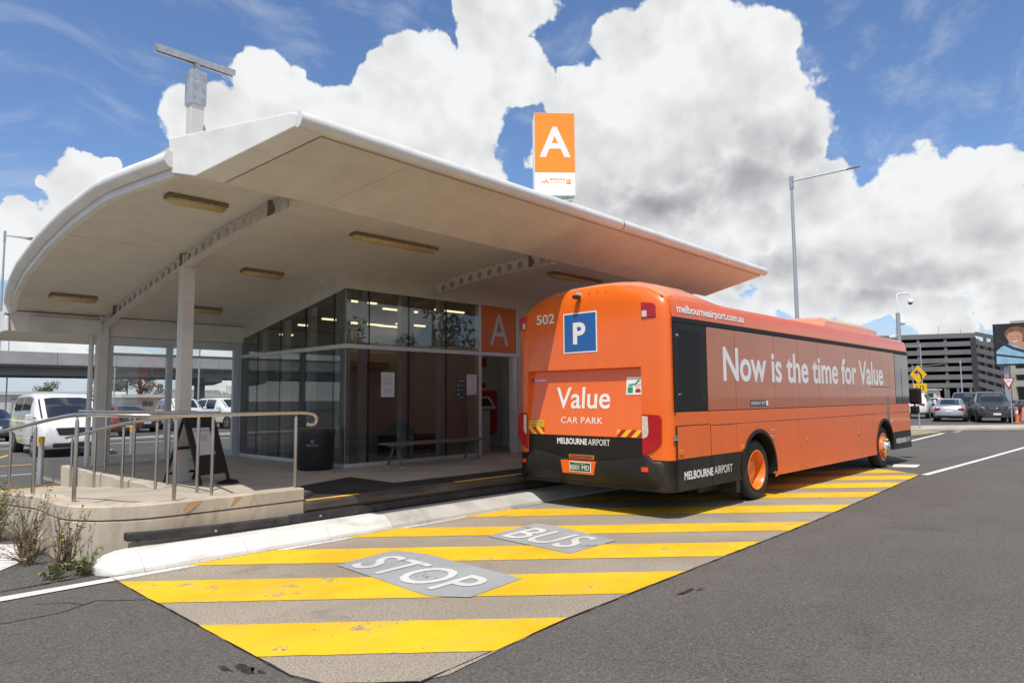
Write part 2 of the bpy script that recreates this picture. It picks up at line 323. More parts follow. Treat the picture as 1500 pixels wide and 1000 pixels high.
SIGNO = mat('sign_orange', (.93, .28, .022), .4, var=.02)
SIGNP = mat('dark_sign_orange', (.62, .13, .012), .35, spec=.3, var=.03)
SIGNW = mat('sign_white', (.86, .86, .85), .4, var=.02)
LETW = mat('letter_white', (.80, .79, .77), .4, var=.02)
LETG = mat('letter_grey', (.52, .50, .48), .4, var=.02)
RED = mat('red_enamel', (.42, .02, .02), .4, var=.05)
GLASS = glass('window_glass', (.69, .71, .71), 1.0, 1.75)
GLASSD = glass('tinted_glass', (.34, .36, .36))
SCREENG = glass('screen_glass', (.92, .94, .94))
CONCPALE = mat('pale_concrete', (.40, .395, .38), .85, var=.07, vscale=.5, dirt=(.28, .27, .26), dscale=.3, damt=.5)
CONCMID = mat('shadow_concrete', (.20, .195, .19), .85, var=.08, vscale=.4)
SHEDW = mat('shed_white', (.68, .66, .61), .7, var=.05, vscale=.3)
ASPH = asphalt('road_asphalt', (.114, .102, .093), (.144, .130, .119), speck=(.24, .22, .18))
ASPHD = asphalt('lot_asphalt', (.095, .090, .085), (.122, .116, .110), samt=.4)
BAYC = asphalt('bay_concrete', (.335, .28, .215), (.43, .365, .29), speck=(.075, .065, .055), spk=.66, stain=(.17, .145, .12), samt=.6, big=.6)
YEL = paint_worn('yellow_road_paint', (.83, .515, .016), (.27, .235, .19), .60, .50)
WLINE = paint_worn('white_road_paint', (.74, .73, .70), (.12, .115, .11), .60, .3)
PATCH = paint_worn('grey_word_patch', (.36, .37, .375), (.16, .15, .14), .60, .35)
WORDW = paint_worn('white_word_paint', (.66, .64, .60), (.3, .29, .28), .61, .35)
DRY = mat('dry_verge', (.30, .25, .165), .95, var=.3, vscale=2, bump=.6, bscale=20, dirt=(.16, .15, .08), damt=.6)
# ------------------------------------------------------------------ ground, road, bay
def sheet(name, poly, z, m, parent=None):
    return MB().add([(x, y, z) for x, y in poly], [tuple(range(len(poly)))]).build(name, m, parent)
def clip(poly, fn):
    out = []
    for i in range(len(poly)):
        a, b = poly[i], poly[(i+1) % len(poly)]; fa, fb = fn(*a), fn(*b)
        if fa >= 0: out.append(a)
        if fa*fb < 0: t = fa/(fa-fb); out.append((a[0]+(b[0]-a[0])*t, a[1]+(b[1]-a[1])*t))
    return out
struct(sheet('ground', [(-900, -900), (1200, -900), (1200, 1200), (-900, 1200)], -.012, ASPHD), 'dark asphalt of the car parks reaching to the horizon')
road = struct(sheet('road', [(-60, -14), (90, -14), (90, 4.6), (31, 7.7), (16.4, 7.5), (-60, 7.6)], -.006, ASPH), 'dark asphalt road beside the bus bay')
bayp = [(2.14, 7.42), (2.15, 3.95), (2.22, 3.68), (2.62, 3.3), (2.8, 3.26), (4.13, 3.41), (9.42, 3.56), (13, 3.75), (16.4, 3.95), (17.6, 5.6), (17.6, 7.42)]
# ragged joint between bay and road
rb = []
for i, a in enumerate(bayp):
    b = bayp[(i+1) % len(bayp)]; n = max(1, int(hypot(b[0]-a[0], b[1]-a[1])/.09))
    for k in range(n): t = k/n; rb.append((a[0]+(b[0]-a[0])*t+random.uniform(-.010, .010), a[1]+(b[1]-a[1])*t+random.uniform(-.010, .010)))
bay = struct(sheet('bus_bay', rb, 0.0, BAYC), 'pale worn bus bay surface hatched in yellow')
TAR = mat('tar_seam', (.022, .021, .02), .7, var=.3)
mb = MB()
for seg in ([(2.14, 7.3), (2.15, 3.95), (2.22, 3.68), (2.62, 3.3)], [(2.62, 3.29), (4.13, 3.40), (9.42, 3.55), (16.4, 3.94)]):
    pts = []
    for a, b in zip(seg, seg[1:]):
        n = max(2, int(hypot(b[0]-a[0], b[1]-a[1])/.12))
        pts += [(a[0]+(b[0]-a[0])*k/n, a[1]+(b[1]-a[1])*k/n) for k in range(n)]
    pts.append(seg[-1]); L = []; Rr = []
    for i, p in enumerate(pts):
        q = pts[min(i+1, len(pts)-1)]; o = pts[max(i-1, 0)]; d = Vector((q[0]-o[0], q[1]-o[1])).normalized(); w = random.uniform(.002, .010)
        L.append((p[0]-d.y*w, p[1]+d.x*w, .0035)); Rr.append((p[0]+d.y*w, p[1]-d.x*w, .0035))
    mb.loft([L, Rr], closed=False, caps=False)
mb.build('tar_joint', TAR, bay)
for lo, hi in ((6.43, 7.34), (8.17, 9.14), (9.95, 10.87), (11.73, 12.5), (13.54, 14.40), (15.38, 16.2), (16.95, 17.85), (18.48, 19.38), (20.1, 20.95)):
    p = clip(clip([(x, min(y, 7.30)) for x, y in bayp], lambda x, y: y+.955*x-lo), lambda x, y: hi-y-.955*x)
    if len(p) > 2:
        q = []
        for i, a in enumerate(p):
            b = p[(i+1) % len(p)]; n = max(1, int(hypot(b[0]-a[0], b[1]-a[1])/.10))
            for k in range(n): t = k/n; q.append((a[0]+(b[0]-a[0])*t+random.gauss(0, .004), a[1]+(b[1]-a[1])*t+random.gauss(0, .004)))
        sheet('yellow_stripe', q, .0045, YEL, bay)
p1 = sheet('word_patch', [(3.83, 6.14), (4.62, 6.26), (4.74, 5.9), (4.70, 4.42), (3.97, 4.33), (3.76, 4.62)], .0085, PATCH, bay)
text('painted_word', 'STOP', (3.88, 6.02, .0125), (0, -1, 0), (1, .06, 0), 1.50, .60, WORDW, bay, .010)
p2_ = sheet('word_patch', [(5.84, 6.06), (6.86, 6.20), (6.9, 5.9), (6.66, 4.76), (5.78, 4.74)], .0085, PATCH, bay)
text('painted_word', 'BUS', (5.92, 5.93, .0125), (0, -1, 0), (1, .06, 0), 1.02, .70, WORDW, bay, .010)
sheet('edge_line', [(-6, 7.02), (1.3, 7.15), (2.05, 7.17), (4.2, 7.20), (7.5, 7.26), (7.5, 7.31), (4.2, 7.29), (2.05, 7.31), (1.3, 7.31), (-6, 7.2)], .0035, WLINE, road)
sheet('give_way_block', [(-.6, 9.0), (1.48, 8.47), (1.89, 9.0), (1.93, 9.8), (1.72, 10.05), (-.6, 10.9)], -.003, WLINE, road)
sheet('edge_line', [(16.4, 3.80), (21.3, 3.62), (26.8, 3.44), (60, 2.2), (60, 2.36), (26.8, 3.57), (21.3, 3.74), (16.4, 3.94)], -.002, WLINE, road)
sheet('edge_line', [(26.5, 6.95), (28.5, 6.98), (34.9, 7.33), (34.9, 7.5), (28.5, 7.12), (26.5, 7.07)], -.002, WLINE, road)
for x, y in ((36.2, 7.2), (37.6, 6.9), (39.0, 6.5), (40.4, 5.9)): sheet('dash_line', [(x, y), (x+.8, y-.12), (x+.8, y+.03), (x, y+.15)], -.002, WLINE, road)
sheet('lane_mark', [(17.75, 4.85), (18.0, 4.4), (18.75, 4.5), (18.5, 5.0)], -.002, WLINE, road)
# tar snakes and oil stains
def ribbon(name, pts, w, m, z=-.0035, parent=None, jit=.012):
    L = []; Rr = []; P = []
    for a, b in zip(pts, pts[1:]):
        n = max(2, int(hypot(b[0]-a[0], b[1]-a[1])/.06)); P += [(a[0]+(b[0]-a[0])*k/n+random.uniform(-jit, jit), a[1]+(b[1]-a[1])*k/n+random.uniform(-jit, jit)) for k in range(n)]
    P.append(pts[-1])
    for i, p in enumerate(P):
        q = P[min(i+1, len(P)-1)]; o = P[max(i-1, 0)]; d = Vector((q[0]-o[0], q[1]-o[1])).normalized(); ww = w*random.uniform(.3, 1)
        L.append((p[0]-d.y*ww, p[1]+d.x*ww, z)); Rr.append((p[0]+d.y*ww, p[1]-d.x*ww, z))
    return MB().loft([L, Rr], closed=False, caps=False).build(name, m, parent)
ribbon('tar_seam', [(.3, 6.55), (1.2, 6.45), (1.55, 6.45), (1.82, 6.6), (2.12, 6.32)], .012, TAR, parent=road)
ribbon('tar_seam', [(1.45, 6.85), (1.62, 6.75), (1.72, 6.55)], .010, TAR, parent=road)
ribbon('tar_seam', [(-1, 7.45), (.9, 7.52), (1.5, 7.55), (2.1, 7.62)], .022, TAR, parent=road)
OIL = mat('oil_stain', (.028, .026, .024), .5, var=.4, vscale=12)
def blot(pts, s_, sd):
    r = random.Random(sd)
    for cx, cy, rx, ry in pts:
        sheet('oil_stain', [(cx+cos(2*pi*k/22)*rx*r.uniform(.25, 1.15), cy+sin(2*pi*k/22)*ry*r.uniform(.25, 1.15)) for k in range(22)], s_, OIL, road)
blot([(2.02, 4.28, .05, .13), (1.93, 4.34, .03, .09), (2.06, 4.13, .025, .05)], -.0034, 3)
blot([(5.35, 3.12, .16, .03), (5.5, 3.06, .09, .02)], -.0034, 5)
# far right island, verge nose
mb = MB().prism([(35.3, 8.8), (39.5, 5.15), (52, -6), (54, -4.5), (43.6, 5.7), (39.1, 9.7), (36.5, 10.2)], (0, 0, -.01), (1, 0, 0), (0, 1, 0), (0, 0, 1), .14)
struct(mb.build('traffic_island', CONC, None, .03), 'pale concrete traffic island across the road')
mb = MB().prism([(27.8, 7.75), (34.6, 7.45), (35.2, 8.3), (34.3, 9.5), (27.8, 9.5)], (0, 0, -.01), (1, 0, 0), (0, 1, 0), (0, 0, 1), .10)
struct(mb.build('verge', DRY, None, .03), 'dry grass verge nose with pale kerb')
# car park lines left
lot = struct(sheet('car_park_paving', [(-30, 16.2), (40, 16.2), (40, 70), (-30, 70)], -.008, ASPHD), 'asphalt car park behind the platform')
for k in range(9):
    x = -6+k*2.9
    sheet('bay_line', [(x, 21.5), (x+.11, 21.5), (x+2.2, 27), (x+2.09, 27)], -.004, YELED, lot)
sheet('bay_line', [(-12, 21.0), (22, 23.4), (22, 23.55), (-12, 21.15)], -.004, YELED, lot)
sheet('bay_line', [(-12, 18.6), (22, 20.0), (22, 20.1), (-12, 18.7)], -.004, WLINE, lot)
sheet('bay_line', [(-12, 29.8), (26, 31.0), (26, 31.18), (-12, 29.98)], -.004, WLINE, lot)
sheet('bay_line', [(2.0, 15.95), (3.7, 15.95), (3.7, 16.15), (2.0, 16.15)], -.004, YELED, lot)
mb = MB().box((-10, 32.2, -.01), (30, 33.0, .12)); struct(mb.build('median_kerb', CONC, lot, .03))
# ------------------------------------------------------------------ kerb
kerb = struct(thing('kerb', 'sloping kerb along the platform, painted white at its nose', 'kerb', (2.1, 7.5, 0)))
del kerb['category']
KP = [(7.34, -.01), (7.35, .035), (7.47, .125), (7.52, .15), (7.84, .155), (7.84, -.01)]
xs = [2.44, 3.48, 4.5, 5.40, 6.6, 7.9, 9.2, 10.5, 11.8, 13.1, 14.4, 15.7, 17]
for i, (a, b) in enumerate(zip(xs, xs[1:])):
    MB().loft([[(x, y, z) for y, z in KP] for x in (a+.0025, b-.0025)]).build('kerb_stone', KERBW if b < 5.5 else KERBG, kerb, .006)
nose = []
for x, t in ((2.435, 1), (2.3, .93), (2.2, .78), (2.12, .55), (2.08, .25)):
    nose.append([(x, 7.62+(y-7.62)*t, -.01+(z+.01)*(t**.7)) for y, z in KP])
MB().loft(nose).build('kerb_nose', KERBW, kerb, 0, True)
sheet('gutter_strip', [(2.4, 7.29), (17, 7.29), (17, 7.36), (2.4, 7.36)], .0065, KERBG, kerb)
# grit and leaf litter in the gutter and at the foot of the wall
GRIT = mat('grit', (.20, .165, .12), .9, var=.5, vscale=60)
gr = MB(); rg = random.Random(4)
for i in range(900):
    if i < 420: x = rg.uniform(2.3, 9.5); y = 7.33-abs(rg.gauss(0, .05)); z = .007
    elif i < 760: y = rg.uniform(7.7, 11); x = 1.97-abs(rg.gauss(0, .13)) if y > 8.7 else 2.0+(8.7-y)*.5-abs(rg.gauss(0, .12))-.1; z = -.005
    else: x = rg.uniform(1.2, 8); y = rg.uniform(3, 7.2); z = .005
    r_ = rg.uniform(.002, .008); a = rg.uniform(0, 6.28); c, s_ = cos(a)*r_, sin(a)*r_
    gr.add([(x+c, y+s_, z), (x-s_, y+c, z), (x-c, y-s_, z), (x+s_, y-c, z), (x, y, z+r_*.9)], [(0, 1, 4), (1, 2, 4), (2, 3, 4), (3, 0, 4)])
g_ = gr.build('grit', GRIT); g_['kind'] = 'stuff'; g_['label'] = 'grit and dry litter along the kerb and wall foot'
# ------------------------------------------------------------------ platform
plat = thing('bus_platform', 'raised concrete waiting platform with black rubber front edge and curved ramp wall', 'platform', (8, 10, 0))
ZP = .40
MB().prism([(4.42, 7.92), (15.6, 7.92), (15.6, 18), (3.80, 18), (3.80, 9.6), (4.42, 9.2)], (0, 0, -.01), (1, 0, 0), (0, 1, 0), (0, 0, 1), ZP+.01).build('slab', CONC, plat)
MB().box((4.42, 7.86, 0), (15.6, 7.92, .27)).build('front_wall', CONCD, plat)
NOSEC = mat('scuffed_nosing', (.10, .082, .065), .7, var=.4, vscale=2.5, bump=.3, bscale=40, dirt=(.018, .017, .016), dscale=2.4, damt=.95, stretch=(.25, 1, 2))
MB().loft([[(x, y, z) for y, z in ((7.92, .27), (7.845, .27), (7.83, .30), (7.835, .375), (7.86, .4035), (7.93, .4035))] for x in (4.425, 15.6)]).build('nosing', NOSEC, plat)
mb = MB().box((4.2, 7.77, .165), (15.6, 7.86, .265)).build('rubber_fender', RUBBER, plat, .02)
fd = MB(); pts = [(x, 7.80+.0*x) for x in (2.42, 3.0, 3.6, 4.2)]
ring = []
for x, z in ((2.42, .215), (2.7, .205), (3.0, .198), (3.4, .186), (3.8, .178), (4.2, .170)):
    y = 7.76+max(0, (2.95-x))**2*.30
    ring.append([(x, y, z), (x, y, z+.085), (x, y+.10, z+.085), (x, y+.10, z)])
fd.loft(ring); fdo = fd.build('rubber_fender', RUBBER, plat, .015)
for x in (2.52, 3.3, 4.0, 4.6, 5.4, 6.3, 7.2): MB().lathe([(.014, 0), (.014, .012), (.001, .013)], (x, 7.765+max(0, 2.95-x)**2*.3, .215), (0, -1, 0), 8).build('bolt', GALV if x in (3.3, 4.6) else GASK, fdo)
for a, b in ((4.46, 5.25), (6.95, 9.3), (11, 15.6)): bx('edge_paint', (a, 7.86, .404), (b, 7.955, .4065), YELED, plat)
# tactile: dark studded strip, each stud real but joined
bx('tactile_strip', (4.47, 7.96, .40), (15.6, 8.52, .406), MATB, plat)
st = MB()
for i in range(170):
    for j in range(8):
        x = 4.5+i*.065; y = 7.995+j*.07
        st.add([(x-.018, y-.018, .406), (x+.018, y-.018, .406), (x+.018, y+.018, .406), (x-.018, y+.018, .406), (x-.011, y-.011, .411), (x+.011, y-.011, .411), (x+.011, y+.011, .411), (x-.011, y+.011, .411)], [(4, 5, 6, 7), (0, 1, 5, 4), (1, 2, 6, 5), (2, 3, 7, 6), (3, 0, 4, 7)])
so_ = st.build('tactile_stud', MATB, plat); so_['kind'] = 'stuff'
sheet('rubber_mat', [(4.95, 8.53), (6.3, 8.53), (6.3, 9.75), (5.05, 9.25)], .4035, MATB, plat)
# ramp surface and platform edge blocks
def rz(x, y):
    if y <= 9.1: return .515-.115*min(1, max(0, (x-3.3)/1.12))
    return .515-.076*(y-9.1)
mb = MB(); gx = [2.2, 2.6, 3.0, 3.4, 3.6, 3.83]; gy = [8.02, 8.6, 9.1, 10, 11, 12, 13, 14, 15, 15.9]
def rx0(y): return 2.15 if y > 8.8 else 2.86-math.sqrt(max(0, .70**2-(8.75-y)**2))
mb.loft([[(max(x, rx0(y)), y, rz(x, y)) for x in [2.15]+gx[1:]] for y in [8.02, 8.1, 8.2, 8.35, 8.5, 8.7]+gy[2:]], closed=False, caps=False)
mb.loft([[(x, y, rz(x, y)) for x in (3.83, 4.1, 4.42)] for y in (8.02, 8.6, 9.1, 9.45)], closed=False, caps=False)
mb.build('ramp', CONC, plat)
for i, (a, b) in enumerate(((9.7, 11.2), (11.225, 12.7), (12.725, 14.2), (14.225, 15.9))):
    MB().loft([[(x, a, z), (x-.085, b, z), (3.92, b, z), (3.92, a, z)] for z, x in ((-.1, 3.765), (.385, 3.765), (.404, 3.785))]).build('edge_block', CONC, plat)
# curved outer wall: path with inner/outer offset, groove between two courses
path = [(4.42, 7.86), (3.8, 7.86), (3.2, 7.86), (2.85, 7.88)]
path += [(2.85-.85*sin(a), 8.73-.85*cos(a)) for a in [radians(q) for q in (15, 30, 45, 60, 75, 90)]] + [(2.0, 9.6), (2.0, 11), (2.0, 13), (2.0, 15.9)]
def wtop(i):
    y = path[i][1]; return .565 if y < 9.7 else .565-.076*(y-9.7)
def course(name, z0f, z1f, inset, m, bev=0.0):
    rings = []
    for i, (x, y) in enumerate(path):
        a = Vector(path[max(0, i-1)]); b = Vector(path[min(len(path)-1, i+1)]); d = (b-a).normalized(); n = Vector((d.y, -d.x))
        if n.dot(Vector((3.2, 11))-Vector((x, y))) < 0: n = -n
        o = Vector((x, y))+n*inset; q = Vector((x, y))+n*.22; z0, z1 = z0f(i), z1f(i)
        e = Vector((o.x, o.y))+n*.014
        rings.append([(o.x, o.y, z0), (o.x, o.y, z1-.014), (e.x, e.y, z1), (q.x, q.y, z1), (q.x, q.y, z0)])
    return MB().loft(rings).build(name, m, plat, bev, True, ang=25)
course('wall_base', lambda i: -.05, lambda i: wtop(i)-.155, 0, CONCW)
course('wall_joint', lambda i: wtop(i)-.156, lambda i: wtop(i)-.140, .02, CONCD)
course('wall_cap', lambda i: wtop(i)-.141, lambda i: wtop(i), -.004, CONCW)
SMEAR = mat('faint_orange_smear', (.47, .28, .13), .85, var=.1, dirt=(.43, .34, .24), dscale=6, damt=1)
for px_, w_ in ((2.98, .16), (3.5, .1)):
    MB().add([(px_, 7.8545, wtop(0)-.125), (px_+w_*.3, 7.8545, wtop(0)-.125), (px_+w_+.05, 7.8545, wtop(0)-.02), (px_+w_*.5, 7.8545, wtop(0)-.02)], [(0, 1, 2, 3)]).build('paint_smear', SMEAR, plat)
# ------------------------------------------------------------------ handrails
def rail(label, pts, posts, zb, r=.024):
    t = thing('handrail', label, 'handrail', (pts[0][0], pts[0][1], 0), 'stainless handrails of the ramp')
    P = [Vector(q) for q in pts]; fine_ = []
    for i in range(len(P)-1):
        p0, p1, p2, p3 = P[max(0, i-1)], P[i], P[i+1], P[min(len(P)-1, i+2)]
        for k in range(6):
            u = k/6; fine_.append(.5*((2*p1)+(p2-p0)*u+(2*p0-5*p1+4*p2-p3)*u*u+(3*p1-p0-3*p2+p3)*u**3))
    fine_.append(P[-1])
    MB().tube(fine_, r, 14).build('top_rail', STAIN, t, 0, True)
    for x, y in posts:
        q = min(fine_, key=lambda a: (a.x-x)**2+(a.y-y)**2+(0 if a.z > zb(x, y)+.6 else 5)); b = zb(x, y)
        MB().lathe([(.021, b), (.021, q.z-.09), (.016, q.z-.05), (.008, q.z-.04), (.008, q.z-.01)], (x, y, 0), (0, 0, 1), 12).build('post', STAIN, t, 0, True)
    return t
rail('outer handrail with a hooked end on the curved ramp wall', [(4.52, 7.97, 1.345), (4.60, 7.97, 1.34), (4.645, 7.97, 1.385), (4.62, 7.97, 1.455), (4.5, 7.97, 1.485), (4.2, 7.97, 1.492), (2.9, 7.97, 1.492), (2.6, 8.0, 1.495), (2.3, 8.3, 1.51), (2.14, 8.75, 1.505), (2.11, 9.3, 1.47), (2.1, 10.1, 1.41), (2.1, 12.5, 1.22), (2.1, 15.5, .99)],
     [(4.36, 7.97), (2.92, 7.97), (2.15, 8.72), (2.1, 10.35), (2.1, 11.75), (2.1, 13.3), (2.1, 14.8)], lambda x, y: .555 if y < 9.7 else .555-.076*(y-9.7))
rail('inner handrail sloping down along the ramp', [(3.6, 15.3, .97), (3.6, 14, 1.10), (3.6, 12.04, 1.30), (3.6, 10.5, 1.40), (3.6, 9.4, 1.48), (3.62, 8.9, 1.497), (3.66, 8.6, 1.497)], [(3.6, 14.86), (3.6, 13.43), (3.6, 11.98), (3.6, 10.53), (3.6, 9.07), (3.64, 8.72)], rz)
rail('level handrail on the platform edge above the ramp', [(3.9, 15.7, 1.47), (3.9, 13, 1.475), (3.9, 11, 1.485), (3.9, 9.9, 1.49)], [(3.9, 13.94), (3.9, 12.43), (3.9, 10.92)], lambda x, y: .40)
# ------------------------------------------------------------------ station building and canopy
SOF = [(7.8, 4.27), (8.4, 4.25), (9.1, 4.225), (9.8, 4.19), (10.5, 4.11), (11.2, 4.02), (12.2, 3.87), (13.15, 3.74), (14.07, 3.60), (15.0, 3.43), (15.35, 3.35)]
XL = [(6.45, 3.50), (6.5, 3.48), (7.8, 2.88), (8.2, 2.80), (8.9, 2.64), (9.5, 2.52), (10.7, 2.42), (11.9, 2.37), (13.3, 2.39), (14.5, 2.48), (15.35, 2.60), (17, 2.72), (18, 2.9)]
XR = [(6.45, 14.9), (7.8, 14.65), (9, 14.9), (18, 15.2)]
sof = lambda y: interp(y, SOF); xl = lambda y: interp(y, XL); xr = lambda y: interp(y, XR)
stn = thing('station_building', 'low glazed bus station under a sweeping white curved canopy roof', 'building', (9, 12, 0))
YS = [7.8, 8.2, 8.7, 9.2, 9.8, 10.4, 11.0, 11.2, 11.6, 12.2, 12.8, 13.4, 14.0, 14.6, 15.1, 15.35]
# roof sheet (thick)
top = [(8.15, 4.64), (9, 4.50)]+[(y, sof(y)+.20) for y in (9.8, 10.5, 11.2, 12.2, 13.15, 14.07, 15.0)]+[(15.35, 3.52), (17.9, 3.38)]
tp = lambda y: interp(y, top)
mb = MB(); ys = [8.15, 9, 10, 11.2, 12.2, 13.2, 14.2, 15.35, 17.9]
rings = []
for y in ys:
    zb = sof(y)+.035 if y < 15.4 else 3.0
    rings.append([(xl(y)+.10, y, zb), (xl(y)+.02, y, tp(y)-.06), (xl(y)+.12, y, tp(y)), (xr(y), y, tp(y)), (xr(y), y, zb)])
rf = mb.loft(rings).build('roof_sheet', WHITE, stn, 0, True)
# soffit panels in two rows
YA = [y for y in YS if y <= 11.2]; YB = [y for y in YS if y >= 11.2]
for row in (YA, YB):
    xb = [None, 4.18, 6.6, 9.2, 11.7, 14.2, None]
    for i in range(6):
        rings = []
        for n_, y in enumerate(row):
            yy = y+(.006 if n_ == 0 else -.006 if n_ == len(row)-1 else 0)
            a = xl(yy)+.10 if xb[i] is None else xb[i]+.002; b = xr(yy)-.02 if xb[i+1] is None else xb[i+1]-.002
            z = sof(yy); rings.append([(a, yy, z), (b, yy, z), (b, yy, z+.02), (a, yy, z+.02)])
        MB().loft(rings).build('soffit_panel', CREAM, stn, 0, True)
# edge tube along the curved end, white drip strip under it
fy = [8.12+i*(15.38-8.12)/40 for i in range(41)]
MB().tube([(xl(y)+.02, y, sof(y)+.155) for y in fy]+[(2.62, 15.42, 3.30)], .098, 16).build('edge_tube', WHITE, stn, 0, True)
MB().loft([[(xl(y)+.045, y, sof(y)-.03), (xl(y)+.125, y, sof(y)-.03), (xl(y)+.125, y, sof(y)+.06), (xl(y)+.045, y, sof(y)+.06)] for y in fy]).build('drip_strip', WHITE, stn, 0, True)
# rear eave box
mb = MB().loft([[(x, 15.36, 2.96), (x, 17.9, 2.96), (x, 17.9, 3.25), (x, 15.36, 3.34)] for x in (2.62, 15.1)]); mb.build('rear_eave', CREAM, stn, .01)
bx('eave_beam', (2.95, 15.24, 2.97), (4.12, 15.355, 3.25), STEELW, stn, .008)
MB().loft([[(x, y, z) for y, z in ((15.30, 2.955), (17.9, 2.955), (17.9, 3.3), (15.5, 3.36), (15.34, 3.22))] for x in (2.56, 2.615)]).build('eave_cap', WHITE, stn, .01)
# front wedge
drop = lambda x: -.0145*(x-3.5)
WP = [(6.50, 4.525), (7.80, 4.165), (8.15, 4.25), (8.2, 4.67), (6.55, 4.69), (6.47, 4.66)]
def wring(fx, dz=0.0, inset=0.0):
    out = []
    for y, z in WP: x = fx(y); out.append((x, y, z+drop(x)+(inset if z < 4.6 else 0)))
    return out
wl = lambda y: 3.485-(y-6.5)*.395
MB().loft([wring(wl), wring(lambda y: wl(y)+.33)]).build('end_fascia', WHITE, stn, .012)
MB().loft([wring(lambda y: wl(y)+.342, 0, .02), wring(lambda y: xr(y), 0, .02)]).build('wedge_core', CREAM, stn)
nx = 9
for i in range(nx):
    fa = lambda y, i=i: (wl(y)+.345)+(xr(y)-wl(y)-.345)*i/nx+.003; fb = lambda y, i=i: (wl(y)+.345)+(xr(y)-wl(y)-.345)*(i+1)/nx-.003
    rings = []
    for f_ in (fa, fb):
        a0, a1 = (f_(6.55), 6.55, 4.511+drop(f_(6.55))), (f_(7.80), 7.80, 4.165+drop(f_(7.8)))
        rings.append([a0, a1, (a1[0], a1[1], a1[2]+.012), (a0[0], a0[1], a0[2]+.012)])
    MB().loft(rings).build('wedge_panel', CREAM, stn)
nt = [(xl(6.47)+.005+i*(xr(6.47)-xl(6.47)-.01)/24, 6.47) for i in range(25)]
tb = MB().tube([(x, y, 4.60+drop(x)) for x, y in nt], .088, 18).build('edge_tube', WHITE, stn, 0, True)
for x in (9.35,): MB().tube([(x-.012, 6.47, 4.60+drop(x)), (x+.012, 6.47, 4.60+drop(x))], .0895, 18).build('tube_joint', TRAY, tb, 0, True)
MB().ball((xr(6.47)-.01, 6.47, 4.60+drop(14.9)), .087, 16).build('tube_cap', WHITE, tb, 0, True)
# castellated beams
def beam(x):
    t = MB(); ys = [15.36-i*.275 for i in range(28)]
    ys = [y for y in ys if y > 7.75]
    for a, b in zip(ys, ys[1:]):
        for xx, sgn in ((x-.005, 1), (x+.005, -1)):
            z0a, z0b = sof(a)-.225, sof(b)-.225; z1a, z1b = sof(a)+.002, sof(b)+.002
            cy, cz = (a+b)/2, (z0a+z0b+z1a+z1b)/4-.005; r = .072; N = 16
            sq = []
            for k in range(N):
                th = 2*pi*(k+.5)/N; c, s = cos(th), sin(th); m_ = max(abs(c), abs(s)); uu, vv = c/m_, s/m_
                yy = cy+uu*(a-b)/2; f = (a-yy)/(a-b); lo = z0a+(z0b-z0a)*f; hi = z1a+(z1b-z1a)*f
                sq.append((xx, yy, lo+(hi-lo)*(vv+1)/2))
            ci = [(xx, cy+r*cos(2*pi*(k+.5)/N), cz+r*sin(2*pi*(k+.5)/N)) for k in range(N)]
            t.add(sq+ci, [(k, (k+1) % N, N+(k+1) % N, N+k) for k in range(N)])
            if sgn > 0:
                ci2 = [(x+.005, q[1], q[2]) for q in ci]; t.add(ci+ci2, [(k, (k+1) % N, N+(k+1) % N, N+k) for k in range(N)])
    w = t.build('beam', STEELW, stn)
    yy = [15.36-i*(15.36-7.8)/24 for i in range(25)]
    MB().loft([[(x-.075, y, sof(y)-.237), (x+.075, y, sof(y)-.237), (x+.075, y, sof(y)-.225), (x-.075, y, sof(y)-.225)] for y in yy]).build('flange', STEELW, w, 0, True)
    for y in (14.6, 11.3, 8.35):
        MB().box((x-.07, y-.006, sof(y)-.225), (x+.07, y+.006, sof(y)-.005)).build('stiffener', TRAY, w)
for x in (4.18, 9.2, 14.2): beam(x)
for y, xo in ((15.36, 4.16), (11.32, 4.24)):
    h = sof(y)-.24
    c = MB().box((xo-.095, y-.09, ZP), (xo+.095, y+.09, sof(y+.09)-.004)).build('column', STEELW, stn, .008)
    MB().box((xo-.13, y-.12, ZP-.002), (xo+.13, y+.12, ZP+.014)).build('base_plate', STEELW, c, .003)
    MB().box((xo-.10, y-.10, h), (xo+.10, y+.10, h+.012)).build('cap_plate', STEELW, c)
    MB().tube([(xo-.098, y-.02, h-.3), (xo-.098, y-.02, ZP)], .010, 6).build('conduit', STEELW, c, 0, True)
MB().tube([(4.0, 15.46, ZP), (4.0, 15.46, 2.95)], .045, 12).build('downpipe', STEELW, stn, 0, True)
# walls ------------------------------------------------------------ front Y=11.1, west X=7.05
FB = [(11.1, 3.745), (15.45, 3.055)]; fb = lambda y: interp(y, FB)
YF, XW = 11.10, 7.05
MB().loft([[(XW, y, fb(y)), (XW+.12, y, fb(y)), (XW+.12, y, sof(y)+.03), (XW, y, sof(y)+.03)] for y in (11.222, 12.2, 13.15, 14.07, 15.0, 15.45)]).build('fascia_wall', RENDER, stn)
MB().box((XW, YF, 3.745), (14.0, YF+.12, sof(11.2)+.03)).build('fascia_wall', RENDER, stn)
gx = [7.05, 7.567, 8.516, 9.513, 10.46]
for i, (a, b) in enumerate(zip(gx, gx[1:])):
    for z0, z1 in ((.47, 2.61), (2.70, 3.735)):
        bx('glass_pane', (a+.012, YF-.012, z0), (b-.012, YF, z1), GLASS, stn)
gy = [11.1, 11.5, 12.56, 13.6, 14.62, 15.42]
for a, b in zip(gy, gy[1:]):
    bx('glass_pane', (XW-.012, a+.012, .47), (XW, b-.012, 2.61), GLASS, stn)
    MB().loft([[(XW-.012, y, 2.70), (XW, y, 2.70), (XW, y, fb(y)-.008), (XW-.012, y, fb(y)-.008)] for y in (a+.012, b-.012)]).build('glass_pane', GLASS, stn)
